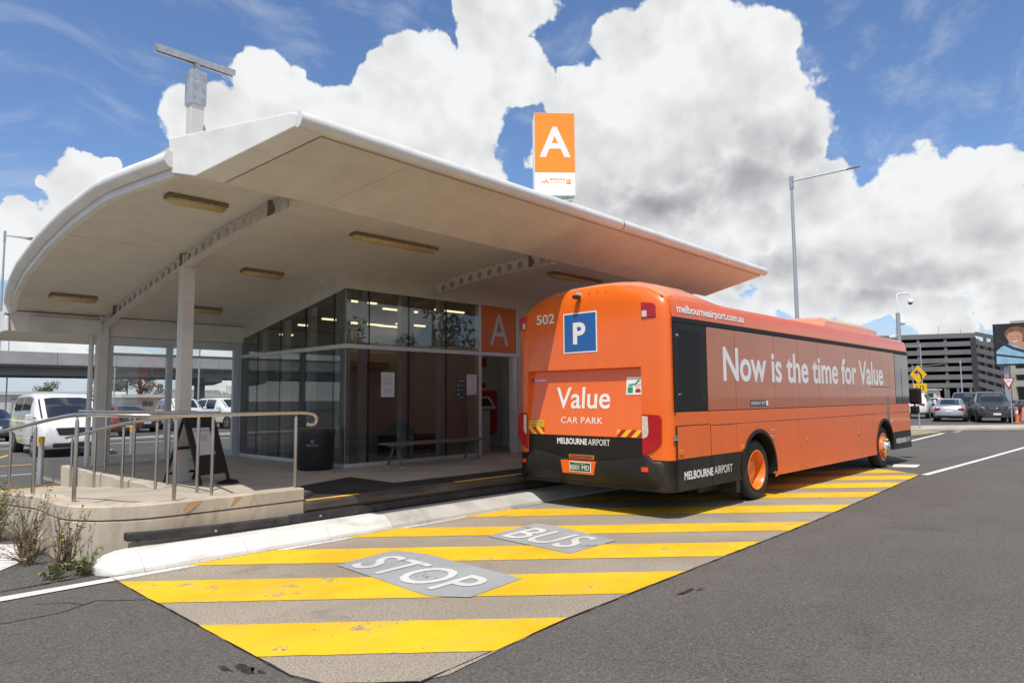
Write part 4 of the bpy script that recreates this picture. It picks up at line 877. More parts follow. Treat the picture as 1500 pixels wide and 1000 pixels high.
# side lettering and lamps
YT = YP-.0072
text('slogan', 'Now is the time for Value', (9.65, YT, 1.885), (1, 0, 0), (0, 0, 1), 7.88, .53, LETW, bus, .022)
text('web_address', 'melbourneairport.com.au', (8.36, 4.8755, 2.785), (1, 0, 0), (0, .12, .99), 2.05, .155, LETW, bus, .030, .004)
text('lettering', 'MELBOURNE', (8.43, YT, .525), (1, 0, 0), (.0, 0, 1), .81, .115, LETW, bus, .030); text('lettering', 'AIRPORT', (9.28, YT, .533), (1, 0, 0), (0, 0, 1), .56, .115, LETW, bus, 0)
text('lettering', 'MELBOURNE', (18.33, YT, .505), (1, 0, 0), (0, 0, 1), .80, .12, LETW, bus, .030); text('lettering', 'AIRPORT', (19.16, YT, .505), (1, 0, 0), (0, 0, 1), .40, .12, LETW, bus, 0)
em = spanel('exit_sticker', rect(10.52, 11.20, 1.495, 1.595), INK, .002, bus, 0, YT)
text('exit_text', 'EMERGENCY EXIT', (10.55, YT-.0025, 1.518), (1, 0, 0), (0, 0, 1), .53, .055, LETW, em, .01); spanel('exit_pictogram', rect(11.11, 11.19, 1.505, 1.585), LETW, .0012, em, 0, YT-.002)
for x, z in ((8.36, .905), (10.20, .875), (12.80, .87), (15.62, .87)): spanel('side_marker', rect(x-.05, x+.05, z-.028, z+.028), LENSA, .014, bus, .004, YT)
for x, z in ((11.33, 1.085), (11.33, .985)):
    l = MB().lathe([(.034, 0), (.036, .012), (.03, .02), (.001, .022)], (x, YT, z), (0, -1, 0), 14).build('filler_cap', CHROME, bus, 0, True)
h = MB().box((8.20, 4.90, 1.07), (8.30, 4.872, 1.13)).build('latch', CHROME, bus, .006)
spanel('side_reflector', rect(17.98, 18.06, 1.02, 1.08), LENSW, .012, bus, .004, YT)
MB().add([(8.20, 4.89+.13, 3.035), (8.30, 4.90+.10, 3.055), (8.38, 4.93+.09, 3.06), (8.26, 5.08, 3.09)], [(0, 1, 2, 3)]).build('roof_vent', GASK, bus)
# roof pod
pr = [(15.0, .05, .0), (15.25, .75, .05), (15.6, 1, .10), (17.5, 1, .10), (19.0, .95, .12), (19.35, .55, .2), (19.5, .1, .3)]
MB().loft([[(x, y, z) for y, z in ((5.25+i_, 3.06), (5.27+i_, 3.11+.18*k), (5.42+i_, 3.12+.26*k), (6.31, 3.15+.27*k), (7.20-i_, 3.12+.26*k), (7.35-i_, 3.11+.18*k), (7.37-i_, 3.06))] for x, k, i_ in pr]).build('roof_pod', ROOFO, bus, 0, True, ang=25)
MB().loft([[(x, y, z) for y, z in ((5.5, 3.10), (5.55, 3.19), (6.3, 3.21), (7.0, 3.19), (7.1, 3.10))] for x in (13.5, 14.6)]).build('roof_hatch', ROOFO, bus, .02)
# front
MB().loft([[(x, y, z) for y, z in ((5.1, 1.0), (5.1, 2.6), (7.5, 2.6), (7.5, 1.0))] for x in (19.80, 19.84)]).build('windscreen', BGLASS, bus, .01)
mr = MB().box((20.12, 4.74, 1.42), (20.30, 5.02, 1.84)).build('mirror', SKIRT, bus, .05); MB().tube([(19.78, 5.3, 1.75), (19.98, 5.12, 1.72), (20.15, 4.98, 1.70)], .022, 8).build('mirror_arm', SKIRT, mr, 0, True)
mr2 = MB().box((20.12, 4.80, 1.18), (20.28, 5.0, 1.38)).build('mirror', SKIRT, bus, .04)
MB().tube([(20.2, 4.9, 1.42), (20.2, 4.9, 1.38)], .02, 6).build('mirror_arm', SKIRT, mr2)
# ------------------------------------------------------------------ notices, kiosk, bench, bin, board
def notice(label, x0, x1, z0, z1, m, lines, inkm, y=YF-.013):
    t = tag(bx('notice', (x0, y-.003, z0), (x1, y, z1), m), label, 'notice'); ORG[t.name] = Vector()
    for a, b, z, h in lines: MB().add([(x0+(x1-x0)*a, y-.0036, z0+(z1-z0)*z), (x0+(x1-x0)*b, y-.0036, z0+(z1-z0)*z), (x0+(x1-x0)*b, y-.0036, z0+(z1-z0)*(z+h)), (x0+(x1-x0)*a, y-.0036, z0+(z1-z0)*(z+h))], [(0, 1, 2, 3)]).build('print', inkm, t)
    return t
notice('white printed notice taped alone to a front window pane', 7.845, 8.16, 1.70, 2.18, PAPER, [(.2, .8, .86, .03)]+[(.15+.04*(i % 2), .86-.05*(i % 3), .76-.065*i, .022) for i in range(5)]+[(.2, .8, .33-.065*i, .022) for i in range(3)], INKG)
notice('black poster with small white pictograms beside the doorway', 9.77, 10.08, 1.65, 2.09, INK, [(.2, .8, .86, .04), (.15, .3, .62, .09), (.4, .7, .65, .03), (.15, .3, .40, .09), (.4, .7, .43, .03), (.15, .3, .18, .09), (.3, .7, .06, .04)], INKG)
notice('white check-in notice on the glass next to the black poster', 10.09, 10.385, 1.74, 2.185, PAPER, [(.25, .7, .88, .03), (.4, .6, .83, .025), (.15, .85, .74, .012), (.28, .72, .27, .025), (.35, .65, .20, .02), (.08, .25, .06, .035), (.75, .92, .05, .04)], INKG)
t = thing('ticket_kiosk', 'grey touch screen ticket kiosk inside the doorway', 'kiosk', (11.5, 12.1, ZP+.012))
KG = mat('kiosk_grey', (.42, .42, .42), .5, var=.04)
bx('cabinet', (11.28, 12.0, .412), (11.68, 12.35, 1.38), KG, t, .01)
MB().loft([[(x, y, z) for y, z in ((11.96, 1.38), (11.90, 1.42), (12.12, 1.70), (12.36, 1.70), (12.36, 1.38))] for x in (11.26, 11.80)]).build('head', KG, t, .01)
MB().loft([[(x, y, z) for y, z in ((11.935, 1.475), (12.085, 1.665), (12.09, 1.66), (11.94, 1.47))] for x in (11.33, 11.70)]).build('screen', BGLASS, t)
t = thing('fire_hose_cabinet', 'dark red fire hose cabinet on the wall inside the doorway', 'cabinet', (12.4, 12.85, 1.2))
bx('cabinet', (12.17, 12.74, .75), (12.66, 12.895, 1.86), RED, t, .01); bx('handle', (12.22, 12.725, 1.3), (12.24, 12.74, 1.42), ALU, t)
tag(bx('fire_sign', (12.25, 12.885, 2.47), (12.43, 12.895, 2.70), RED), 'small red fire sign high on the wall inside the doorway', 'sign')
t = MB().lathe([(.001, -.004), (.08, -.004), (.08, 0)], (12.34, 12.895, 2.0), (0, -1, 0), 16).build('fire_sign', RED); tag(t, 'round red fire sign above the hose cabinet inside the doorway', 'sign')
BLEG = mat('bench_leg', (.17, .175, .18), .45, .4)
t = thing('bench', 'low backless grey slatted bench on the platform in front of the glass', 'bench', (8.75, 10.55, ZP))
BENCH = mat('grey_bench_slat', (.17, .155, .145), .5, .2, var=.1, dirt=(.16, .15, .14), damt=.4)
for k in range(5): bx('slat', (7.55, 10.30+k*.095, .805), (9.95, 10.382+k*.095, .845), BENCH, t, .008)
for x in (7.78, 9.72):
    f = MB().box((x-.025, 10.32, .765), (x+.025, 10.75, .804)).build('seat_bearer', BLEG, t, .005)
    for sg in (-1, 1):
        l = MB().loft([[(x-.018, 10.53+sg*(.05+.17*u)-.025, .765-.35*u), (x+.018, 10.53+sg*(.05+.17*u)-.025, .765-.35*u), (x+.018, 10.53+sg*(.05+.17*u)+.025, .765-.35*u), (x-.018, 10.53+sg*(.05+.17*u)+.025, .765-.35*u)] for u in (0, .25, .7, 1)]).build('leg', BLEG, t, .004)
        MB().box((x-.05, 10.53+sg*.22-.045, .40), (x+.05, 10.53+sg*.22+.045, .416)).build('foot', ALU, l, .003)
t = thing('recycling_bin', 'round black recycling bin at the glazed corner', 'bin', (6.58, 11.30, ZP))
MB().lathe([(.001, .405), (.30, .405), (.315, .43), (.33, 1.02), (.335, 1.07), (.315, 1.075), (.001, 1.075)], (6.58, 11.30, 0), (0, 0, 1), 40).build('drum', BLACK, t, 0, True, ang=40)
MB().lathe([(.345, 1.06), (.348, 1.10), (.33, 1.135), (.24, 1.14), (.23, 1.10), (.001, 1.10)], (6.58, 11.30, 0), (0, 0, 1), 40).build('lid', BLACK, t, 0, True)
MB().lathe([(.245, 1.1405), (.30, 1.139), (.30, 1.142), (.245, 1.143)], (6.58, 11.30, 0), (0, 0, 1), 40).build('lid_ring', YELED, t)
bu = Vector((.80, -.60, 0)); bn = Vector((-.60, -.80, 0)); bc = Vector((6.58, 11.30, 0))
text('lettering', 'RECYCLE', bc+bn*.327-bu*.12+Vector((0, 0, .835)), bu, (0, 0, 1), .20, .034, INKG, t, .006, .006)
MB().lathe([(.020, 0), (.030, 0), (.030, .004), (.020, .004)], bc+bn*.328+Vector((0, 0, .92))-bu*.02, bn, 14).build('emblem', INKG, t)
t = thing('sandwich_board', 'black A-frame board with a white notice behind the handrails', 'sign board', (4.3, 10.75, ZP))
# hinge axis roughly along +X; front leaf leans to the right in view
ax = Vector((.955, .28, 0)).normalized(); ay = Vector((-.28, .955, 0)); A0 = Vector((4.22, 10.52, ZP))
def leaf(off, sgn):
    foot = A0+ay*off; topc = A0+ay*.42+Vector((0, 0, 1.02)); return foot, (topc-foot)
f0, fv = leaf(0, 1); nrm = ax.cross(fv.normalized())
if nrm.y > 0: nrm = -nrm
W = .56
def quadbox(o, u, v, n, d): return MB().loft([[o, o+u, o+u+v, o+v], [o+n*d, o+u+n*d, o+u+v+n*d, o+v+n*d]])
for s_ in (0, W-.05): quadbox(f0+ax*s_, ax*.05, fv, -nrm, .03).build('leg', BLACK, t, .004)
quadbox(f0+ax*.05+fv*.14, ax*(W-.10), fv*.86, -nrm, .022).build('panel', BLACK, t, .003)
pp = quadbox(f0+ax*.10+fv*.42, ax*.30, fv*.40, nrm, .004).build('paper', PAPER, t)
for a, b, z, h in ((.05, .95, .86, .05), (.2, .8, .68, .03), (.25, .85, .60, .03), (.35, .65, .52, .025)):
    o = f0+ax*(.10+.30*a)+fv*(.42+.40*z)+nrm*.0055; MB().add([o, o+ax*.30*(b-a), o+ax*.30*(b-a)+fv*.40*h, o+fv*.40*h], [(0, 1, 2, 3)]).build('print', INKG, pp)
b0, bv = leaf(.84, -1)
for s_ in (0, W-.05): quadbox(b0+ax*s_, ax*.045, bv*.98, nrm*-1, .03).build('leg', BLACK, t, .004)
for q in (.12, .5): quadbox(b0+bv*q, ax*W, bv*.035, nrm*-1, .025).build('cross_bar', BLACK, t)
t = thing('sand_foot', 'black weight lying by the feet of the sandwich board', 'weight', (4.75, 10.55, ZP))
MB().lathe([(.001, .402), (.16, .402), (.17, .415), (.14, .43), (.001, .432)], (4.62, 10.50, 0), (0, 0, 1), 20).build('base', BLACK, t, 0, True); MB().tube([(4.45, 10.42, .42), (4.62, 10.50, .45), (4.78, 10.52, .42)], .018, 8).build('strap', BLACK, t, 0, True)
# ------------------------------------------------------------------ weeds
LEAF = mat('weed_leaf', (.155, .175, .06), .7, var=.35, vscale=30); LEAFD = mat('dry_weed', (.15, .105, .065), .8, var=.35, vscale=30); STEM = mat('weed_stem', (.16, .105, .065), .8, var=.2); FLO = mat('weed_flower', (.75, .50, .06), .6)
def weed(label, x, y, h, spread, n, dry=.4, seed=1):
    r = random.Random(seed); t = thing('weed', label, 'weed', (x, y, 0), 'weeds at the foot of the ramp wall')
    S, L1, L2, Fl = MB(), MB(), MB(), MB()
    for i in range(n):
        a = r.uniform(0, 2*pi); hh = h*r.uniform(.45, 1); sp = spread*r.uniform(.2, 1); p = Vector((x+r.uniform(-.06, .06), y+r.uniform(-.06, .06), -.01)); pts = [p]; k = 7
        for j in range(1, k+1):
            u = j/k; pts.append(Vector((p.x+cos(a)*sp*u**1.3+r.uniform(-.015, .015), p.y+sin(a)*sp*u**1.3+r.uniform(-.015, .015), hh*(u-.18*u*u*sp/spread))))
        S.tube(pts, [.0055*(1-.8*j/k) for j in range(k+1)], 4)
        isd = r.random() < dry
        for j in range(1, k+1):
            for q in range(r.randint(5, 9) if not isd else r.randint(3, 6)):
                c = pts[j].lerp(pts[j-1], r.random()); d = Vector((r.gauss(0, 1), r.gauss(0, 1), r.gauss(.4, .6))).normalized(); l = r.uniform(.018, .048)*(1 if not isd else .55); w = d.cross(Vector((r.gauss(0, 1), r.gauss(0, 1), r.gauss(0, 1)))).normalized()*l*.22
                (L2 if isd else L1).add([c, c+d*l*.5+w, c+d*l, c+d*l*.5-w], [(0, 1, 2, 3)])
        if r.random() < .10: Fl.ball(pts[-1], .009, 6)
    S.build('stem', STEM, t)
    if L1.v: L1.build('leaf', LEAF, t)['kind'] = 'stuff'
    if L2.v: L2.build('dry_leaf', LEAFD, t)['kind'] = 'stuff'
    if Fl.v: Fl.build('flower', FLO, t)['kind'] = 'stuff'
weed('tall half dry weed climbing beside the wall corner', 1.80, 9.0, .86, .42, 40, .75, 3)
weed('bushy green weed in front of the rounded wall', 1.93, 8.05, .70, .26, 34, .75, 5)
weed('green leafy weed at the left picture edge', 1.72, 10.3, .86, .34, 44, .35, 8)
weed('small low green weed beside the kerb nose', 2.02, 7.72, .24, .14, 12, .1, 11)
weed('tiny green tuft on the asphalt before the kerb nose', 1.75, 7.72, .15, .08, 8, .1, 14)
weed('sprawling reddish weed between the tall ones', 1.72, 8.6, .34, .45, 26, .85, 17)
weed('dry weed patch behind the left edge', 1.55, 9.7, .4, .3, 14, .6, 21)
weed('tiny green sprig on the ledge under the rubber fender', 4.05, 7.80, .10, .06, 6, 0, 25)
# ------------------------------------------------------------------ cars
def paint(name, c, metal=0.0): return mat(name, c, .35, metal, coat=.8, var=.03, dirt=tuple(q*.7 for q in c), dscale=1, damt=.3)
CARW, CARS, CARG, CARK, CARR, CARN = paint('car_white', (.76, .76, .75)), paint('car_silver', (.40, .42, .44), .5), paint('car_grey', (.05, .053, .058), .3), paint('car_black', (.016, .015, .019)), paint('car_red', (.33, .045, .03)), paint('car_navy', (.02, .03, .055))
CGL = mat('car_glass', (.018, .022, .024), .06, coat=.6, var=.1); TRIM = mat('car_trim', (.02, .02, .021), .6); ALLOY = mat('alloy_rim', (.45, .45, .46), .35, .7); HEADL = mat('head_lamp', (.62, .64, .66), .1, coat=1, var=.2, vscale=20)
SPEC = {  # x, half width, bottom, belt, roof, roof half width
 'van': (2.55, 1.92, [(2.52, .62, .34, .62, .66, .5), (2.46, .82, .28, .86, .90, .66), (2.25, .93, .24, 1.00, 1.05, .80), (1.85, .96, .24, 1.10, 1.15, .86), (1.3, .96, .24, 1.15, 1.55, .83), (.85, .96, .24, 1.16, 1.83, .79), (.4, .96, .24, 1.16, 1.92, .77), (-.2, .96, .24, 1.16, 1.95, .76), (-2.0, .96, .25, 1.16, 1.93, .74), (-2.42, .94, .30, 1.14, 1.86, .72), (-2.52, .88, .36, 1.12, 1.70, .66)], (1.80, .92), (.62, -2.1), (1.55, -1.45), .34),
 'suv': (2.45, 1.9, [(2.45, .62, .40, .74, .78, .5), (2.38, .84, .32, .95, .99, .68), (2.1, .93, .30, 1.07, 1.12, .76), (1.1, .95, .30, 1.13, 1.20, .80), (.7, .95, .30, 1.13, 1.52, .74), (.25, .95, .30, 1.13, 1.78, .70), (-.4, .95, .30, 1.13, 1.85, .70), (-1.7, .95, .31, 1.13, 1.82, .69), (-2.15, .94, .34, 1.13, 1.70, .68), (-2.4, .90, .38, 1.05, 1.15, .70), (-2.46, .80, .44, .9, .95, .6)], (1.0, .35), (.1, -1.95), (1.45, -1.45), .37),
 'sedan': (2.4, 1.82, [(2.38, .58, .32, .56, .60, .45), (2.3, .80, .24, .72, .76, .64), (2.0, .90, .20, .84, .88, .72), (1.0, .91, .20, .92, .97, .76), (.5, .91, .20, .93, 1.22, .70), (.05, .91, .20, .93, 1.40, .64), (-.5, .91, .20, .93, 1.44, .63), (-1.1, .91, .20, .94, 1.38, .63), (-1.65, .91, .21, .95, 1.10, .70), (-1.85, .90, .22, .95, 1.02, .74), (-2.28, .86, .28, .90, .96, .70), (-2.40, .74, .34, .74, .80, .58)], (.85, .12), (-.0, -1.5), (1.4, -1.4), .32),
}
def csec(sec, x):
    for a, b in zip(sec, sec[1:]):
        if a[0] >= x >= b[0]:
            t = (a[0]-x)/(a[0]-b[0]); w, zb, zl, zr_, wr = (a[i]+(b[i]-a[i])*t for i in range(1, 6)); break
    else: w, zb, zl, zr_, wr = (sec[0] if x > sec[0][0] else sec[-1])[1:]
    return [(0, zb), (w*.80, zb), (w*.96, zb+.10), (w, zb+(zl-zb)*.45), (w*.985, zl-.10), (w*.95, zl), ((w*.95+wr)/2+.015, (zl+zr_)/2), (wr+.01, zr_-.06), (wr*.86, zr_-.008), (0, zr_)]
def cpt(sec, x, t, n):
    R_ = csec(sec, x); i = min(int(t), 8); f = t-i; a, b = R_[i], R_[i+1]; y, z = a[0]+(b[0]-a[0])*f, a[1]+(b[1]-a[1])*f; return y, z
def car(kind, label, paintm, loc, rot, group, wrap=None, name='parked_car', cat='car'):
    L, Wd, sec, ws, sw, axl, wr_ = SPEC[kind]
    t = thing(name, label, cat, (0, 0, 0), group)
    xs = sorted({q[0] for q in sec} | {sec[0][0]-.04, sec[-1][0]+.03, .9, 1.3, 1.8, -.8, -1.3}, reverse=True); rings = []
    for x in xs:
        h = csec(sec, x); rings.append([(x, -y, z) for y, z in h]+[(x, y, z) for y, z in h[-2:0:-1]])
    MB().loft(rings).build('body', paintm, t, 0, True, ang=40)
    def patch(nm, x0, x1, t0, t1, side, m, off=.008, nx=5, nt=4):
        g = []
        for i in range(nx+1):
            x = x0+(x1-x0)*i/nx; row = []
            for j in range(nt+1):
                y, z = cpt(sec, x, t0+(t1-t0)*j/nt, 0); y2, z2 = cpt(sec, x, t0+(t1-t0)*j/nt+.01, 0); d = Vector((z2-z, -(y2-y))) if True else None
                d = d.normalized() if d.length else Vector((1, 0)); row.append((x, (y+d.x*off)*side, z+abs(d.y)*off if t1 > 7 else z))
            g.append(row)
        return MB().loft(g, closed=False, caps=False).build(nm, m, t, 0, True)
    # side windows
    x0, x1 = sw; n = 2
    for side in (-1, 1):
        for k in range(n):
            a = x0+(x1-x0)*k/n-.05; b = x0+(x1-x0)*(k+1)/n+.05; patch('side_window', a, b, 5.12, 6.85, side, CGL)
        if wrap: patch('side_wrap', .35, -2.35, 2.1, 6.9, side, wrap, .004, 10, 8)
    def scr(nm, xa, xb):
        g = []
        for i in range(17):
            x = xa+(xb-xa)*i/16; y, z = cpt(sec, x, 7.25, 0); zc = csec(sec, x)[-1][1]; w_ = y*.98; z += .012; zc += .012
            g.append([(x+.008*(1 if xa > 0 else -1), -w_, z+.006), (x, -w_*.5, zc+.004), (x, 0, zc+.007), (x, w_*.5, zc+.004), (x+.008*(1 if xa > 0 else -1), w_, z+.006)])
        return MB().loft(g, closed=False, caps=False).build(nm, CGL, t, 0, True)
    scr('windscreen', *ws)
    if kind == 'sedan': scr('rear_window', -1.15, -1.72)
    f, r = sec[0][0], sec[-1][0]; hb = {'van': .80, 'suv': .86, 'sedan': .64}[kind]
    if kind != 'sedan':
        zt = 1.62 if kind == 'van' else 1.60; xa = -2.47 if kind == 'van' else -2.2
        MB().loft([[(xa+(-.045 if z_ < 1.4 else .02)-d, y, z_) for y, z_ in ((-.62, 1.18), (.62, 1.18), (.56, zt), (-.56, zt))] for d in (0, .03)]).build('rear_window', CGL, t)
    for side in (-1, 1):
        MB().loft([[(f-.06+d, side*(.50+q*.3), z_) for q, z_ in ((0, hb-.07), (.9, hb+.02), (.9, hb+.10), (0, hb+.03))] for d in (-.25, .0)]).build('headlight', HEADL, t, .01)
        MB().loft([[(r+.05-d, side*(.46+q*.32), z_) for q, z_ in ((0, hb+.10), (1, hb+.02), (1, hb+.22), (0, hb+.22))] for d in (-.2, .06)]).build('tail_light', LENSR, t, .01)
        m_ = MB().box((ws[0]-.35, side*(sec[3][1]+.02), sec[3][3]+.02), (ws[0]-.20, side*(sec[3][1]+.20), sec[3][3]+.19)).build('mirror', paintm if kind != 'sedan' else TRIM, t, .03)
        MB().box((ws[0]-.32, side*(sec[3][1]-.04), sec[3][3]+.06), (ws[0]-.24, side*(sec[3][1]+.03), sec[3][3]+.10)).build('mirror_stalk', TRIM, m_)
    g = MB().loft([[(f-.25, -.62, hb-.13), (f-.25, .62, hb-.13), (f-.25, .66, hb+.09), (f-.25, -.66, hb+.09)], [(f+.012, -.46, hb-.13), (f+.012, .46, hb-.13), (f+.012, .52, hb+.08), (f+.012, -.52, hb+.08)]]).build('grille', TRIM, t, .01)
    for k in range(3): MB().box((f+.010, -.46, hb-.085+k*.055), (f+.022, .46, hb-.07+k*.055)).build('grille_bar', CHROME, g)
    MB().lathe([(.001, .026), (.055, .024), (.06, .012)], (f, 0, hb-.01), (1, 0, 0), 12).build('badge', CHROME, g)
    MB().box((f-.2, -.62, .30), (f+.015, .62, .44)).build('lower_grille', TRIM, t, .03)
    MB().box((f-.02, -.19, .46), (f+.03, .19, .57)).build('number_plate', LETW, t, .004)
    MB().box((r-.03, -.19, hb-.04), (r+.05, .19, hb+.07)).build('number_plate', LETW, t, .004)
    MB().box((r-.015, -.70, .30), (r+.2, .70, .42)).build('rear_bumper_trim', TRIM, t, .03)
    for x in axl:
        for side in (-1, 1):
            yo = side*(Wd/2+.01)
            MB().lathe([(wr_+.055, -.26), (wr_+.055, -.012), (wr_, -.012)], (x, yo, wr_), (0, side, 0), 28).build('wheel_arch', TRIM, t)
            w = MB().lathe([(wr_*.66, -.2), (wr_*.95, -.22), (wr_, -.19), (wr_, -.03), (wr_*.95, 0), (wr_*.66, .0), (wr_*.64, -.04)], (x, yo, wr_), (0, side, 0), 28).build('wheel', TYRE, t, 0, True)
            rm = MB().lathe([(wr_*.66, -.002), (wr_*.62, .002), (wr_*.58, -.03), (wr_*.2, -.05), (.001, -.03)], (x, yo, wr_), (0, side, 0), 28).build('rim', TRIM, w)
            sp = MB()
            for k in range(5):
                a = 2*pi*k/5+.3; u = Vector((cos(a), 0, sin(a))); v = Vector((-sin(a), 0, cos(a))); c = Vector((x, yo-.012*side, wr_))
                sp.loft([[c+u*wr_*.1-v*.035, c+u*wr_*.63-v*.05, c+u*wr_*.63+v*.05, c+u*wr_*.1+v*.035], [q+Vector((0, side*.014, 0)) for q in (c+u*wr_*.1-v*.035, c+u*wr_*.63-v*.05, c+u*wr_*.63+v*.05, c+u*wr_*.1+v*.035)]])
            sp.lathe([(wr_*.60, -.03), (wr_*.66, .006), (wr_*.60, .006)], (x, yo, wr_), (0, side, 0), 28); sp.build('spokes', ALLOY, w)
    t.location = (loc[0], loc[1], -.006); t.rotation_euler = (0, 0, rot); return t
WRAP = mat('green_yellow_wrap', (.44, .46, .26), .35, coat=.6, var=.55, vscale=1.2, dirt=(.62, .55, .40), dscale=1.0, damt=.8)
h_ = radians(-91); car('van', 'white people mover van with green side graphics beyond the ramp rails', CARW, (5.98-2.5*cos(h_), 24.2-2.5*sin(h_)), h_, None, WRAP, 'parked_van', 'van')
GL = 'cars parked behind the platform'; GR = 'cars queuing beyond the traffic island'
car('sedan', 'dark navy car with a red tail light at the left picture edge', CARN, (5.3, 36.0), radians(95), GL)
car('suv', 'dull red four wheel drive behind the first canopy column', CARR, (9.6, 37.2), radians(-62), GL)
car('sedan', 'dark sedan seen through the left screen pane', CARG, (12.9, 42.2), radians(-85), GL)
car('suv', 'white four wheel drive left of the second column', CARW, (15.6, 41.8), radians(-95), GL)
car('suv', 'white four wheel drive right of the second column, beside the sandwich board', CARW, (18.3, 41.9), radians(-80), GL)
car('van', 'white van in the back row at the glazed corner', CARW, (21.2, 43.0), radians(-88), GL, None, 'parked_van', 'van')
car('sedan', 'white sedan in the back row behind the red car', CARW, (10.7, 44.0), radians(-75), GL)
car('sedan', 'silver sedan seen from behind across the traffic island', CARS, (52.1, 10.55), radians(9), GR)
car('suv', 'large dark grey four wheel drive facing the camera across the island', CARG, (51.5, 8.3), radians(180+16), GR)
car('suv', 'black people mover between the silver sedan and the large four wheel drive', CARK, (59.4, 11.1), radians(180+10), GR)
car('suv', 'white four wheel drive seen from behind beside the bus mirror', CARW, (58.0, 13.9), radians(6), GR)
car('sedan', 'white sedan farther back behind the white four wheel drive', CARW, (70.0, 15.6), radians(185), GR)
car('sedan', 'black sedan at the right picture edge', CARK, (71.5, 8.3), radians(150), GR)
# ------------------------------------------------------------------ bollards, signs, poles
def bollard(label, x, y, h=.95):
    t = thing('bollard', label, 'bollard', (x, y, 0), 'steel bollards with yellow tops')
    MB().lathe([(.055, -.01), (.055, h-.16)], (x, y, 0), (0, 0, 1), 16).build('post', GALV, t, 0, True); MB().lathe([(.058, h-.16), (.058, h-.01), (.04, h), (.001, h)], (x, y, 0), (0, 0, 1), 16).build('cap_band', mat('bollard_yellow', (.75, .42, .03), .5), t, 0, True)
bollard('yellow topped steel bollard in front of the white van', 3.52, 16.8); bollard('yellow topped steel bollard farther back right of the first column', 6.77, 21.8)
def pole(label, x, y, h, arm=None, r=.08, cat='street lamp', name='street_lamp', grp=None, head=True):
    t = thing(name, label, cat, (x, y, 0), grp)
    MB().lathe([(r*1.6, -.02), (r*1.6, .04), (r, .05), (r*.55, h)], (x, y, 0), (0, 0, 1), 12).build('pole', GALV, t, 0, True)
    for dx, dy, dz in (arm or []):
        MB().tube([(x, y, h-.15), (x+dx, y+dy, h-.15+dz)], r*.35, 8).build('arm', GALV, t)
        d = Vector((dx, dy, dz)).normalized(); a = Vector((x+dx, y+dy, h-.15+dz)); sd = Vector((-d.y, d.x, 0)).normalized()
        MB().loft([[a+sd*-.12+Vector((0, 0, -.03)), a+sd*.12+Vector((0, 0, -.03)), a+sd*.10+Vector((0, 0, .05)), a-sd*.10+Vector((0, 0, .05))], [a+d*.75+sd*-.10+Vector((0, 0, -.01)), a+d*.75+sd*.10+Vector((0, 0, -.01)), a+d*.75+sd*.08+Vector((0, 0, .05)), a+d*.75-sd*.08+Vector((0, 0, .05))]]).build('lamp_head', TRAY if r > .07 else GALV, t, .01)
    MB().box((x-r*.7, y-r*.7, h-.55), (x+r*.7, y+r*.7, h+.1)).build('top_clamp', GALV, t)
    return t
pole('tall galvanised street lamp rising behind the bus with one long arm', 36.1, 14, 13.2, [(2.05, -2.15, .62)], .13)
pole('distant double headed lamp at the far left of the canopy', 7.95, 49.0, 11.6, [(1.3, .6, .15), (.9, -1.0, -.25)], .09)
pole('grey lamp pole seen through the left screen pane', 24.5, 62.0, 9.5, [(1.8, .5, .1)], .10)
pole('brown thin pole before the gum trees', 13.2, 46.0, 3.6, None, .05, 'pole', 'thin_pole')
pole('lamp pole standing above the overpass', 16.5, 96, 12.0, [(1.2, .2, .05)], .08)
pole('lamp pole before the dark car park, nearest the yellow curve sign', 117.0, 27.2, 9.2, [(-3.4, 2.4, -.1)], .12, grp='lamp poles before the car park')
pole('lamp pole before the dark car park, just left of the yellow curve sign', 119, 28.9, 6.2, [(3.0, -3.2, .3)], .10, grp='lamp poles before the car park')
pole('lamp pole in the middle of the dark car park front', 115, 21.8, 6.5, [(-1.2, 1.2, .1)], .12, grp='lamp poles before the car park')
t = thing('camera_pole', 'grey pole with a white dome camera on a bent arm behind the bus roof', 'camera pole', (35.1, 9.0, 0))
MB().lathe([(.10, 0), (.09, 5.45)], (35.1, 9.0, 0), (0, 0, 1), 14).build('pole', GALV, t, 0, True)
MB().tube([(35.1, 9.0, 5.4), (35.1, 9.0, 6.28), (35.14, 8.96, 6.34), (35.48, 8.60, 6.36), (35.52, 8.56, 6.32), (35.52, 8.56, 6.1)], .035, 8).build('gooseneck', SIGNW, t, 0, True)
MB().ball((35.52, 8.56, 5.98), .12, 16).build('dome', SIGNW, t, 0, True); MB().ball((35.52, 8.56, 5.93), .10, 16).build('dome_lens', TRIM, t, 0, True)
MB().ball((35.22, 8.84, 5.0), .12, 12).build('speaker', SIGNW, t, 0, True); MB().box((34.85, 9.1, 4.3), (35.3, 9.35, 4.42)).build('antenna_box', SIGNW, t, .02)
def facing(p):  # right / normal of a sign at p that faces the forecourt
    n = Vector((-p[0], -p[1], 0)).normalized(); return Vector((-n.y, n.x, 0)), n
t = thing('curve_sign', 'yellow diamond curve warning sign with a 10 plate beside the bus front', 'sign', (36.3, 8.65, 0)); u, n = facing((36.3, 8.65)); c = Vector((36.3, 8.65, 2.62))+u*.06; Z = Vector((0, 0, 1))
MB().lathe([(.03, -.02), (.03, 2.7)], (36.3, 8.65, 0)).build('post', GALV, t, 0, True)
DY = mat('sign_yellow', (.80, .47, .01), .45, var=.03)
def plate(nm, c, pts, m, d=.012, f=.05): o = c+n*f; return MB().loft([[o+u*a+Z*b for a, b in pts], [o+u*a+Z*b+n*d for a, b in pts]]).build(nm, m, t)
plate('diamond_panel', c, [(0, -.44), (.34, 0), (0, .44), (-.34, 0)], DY)
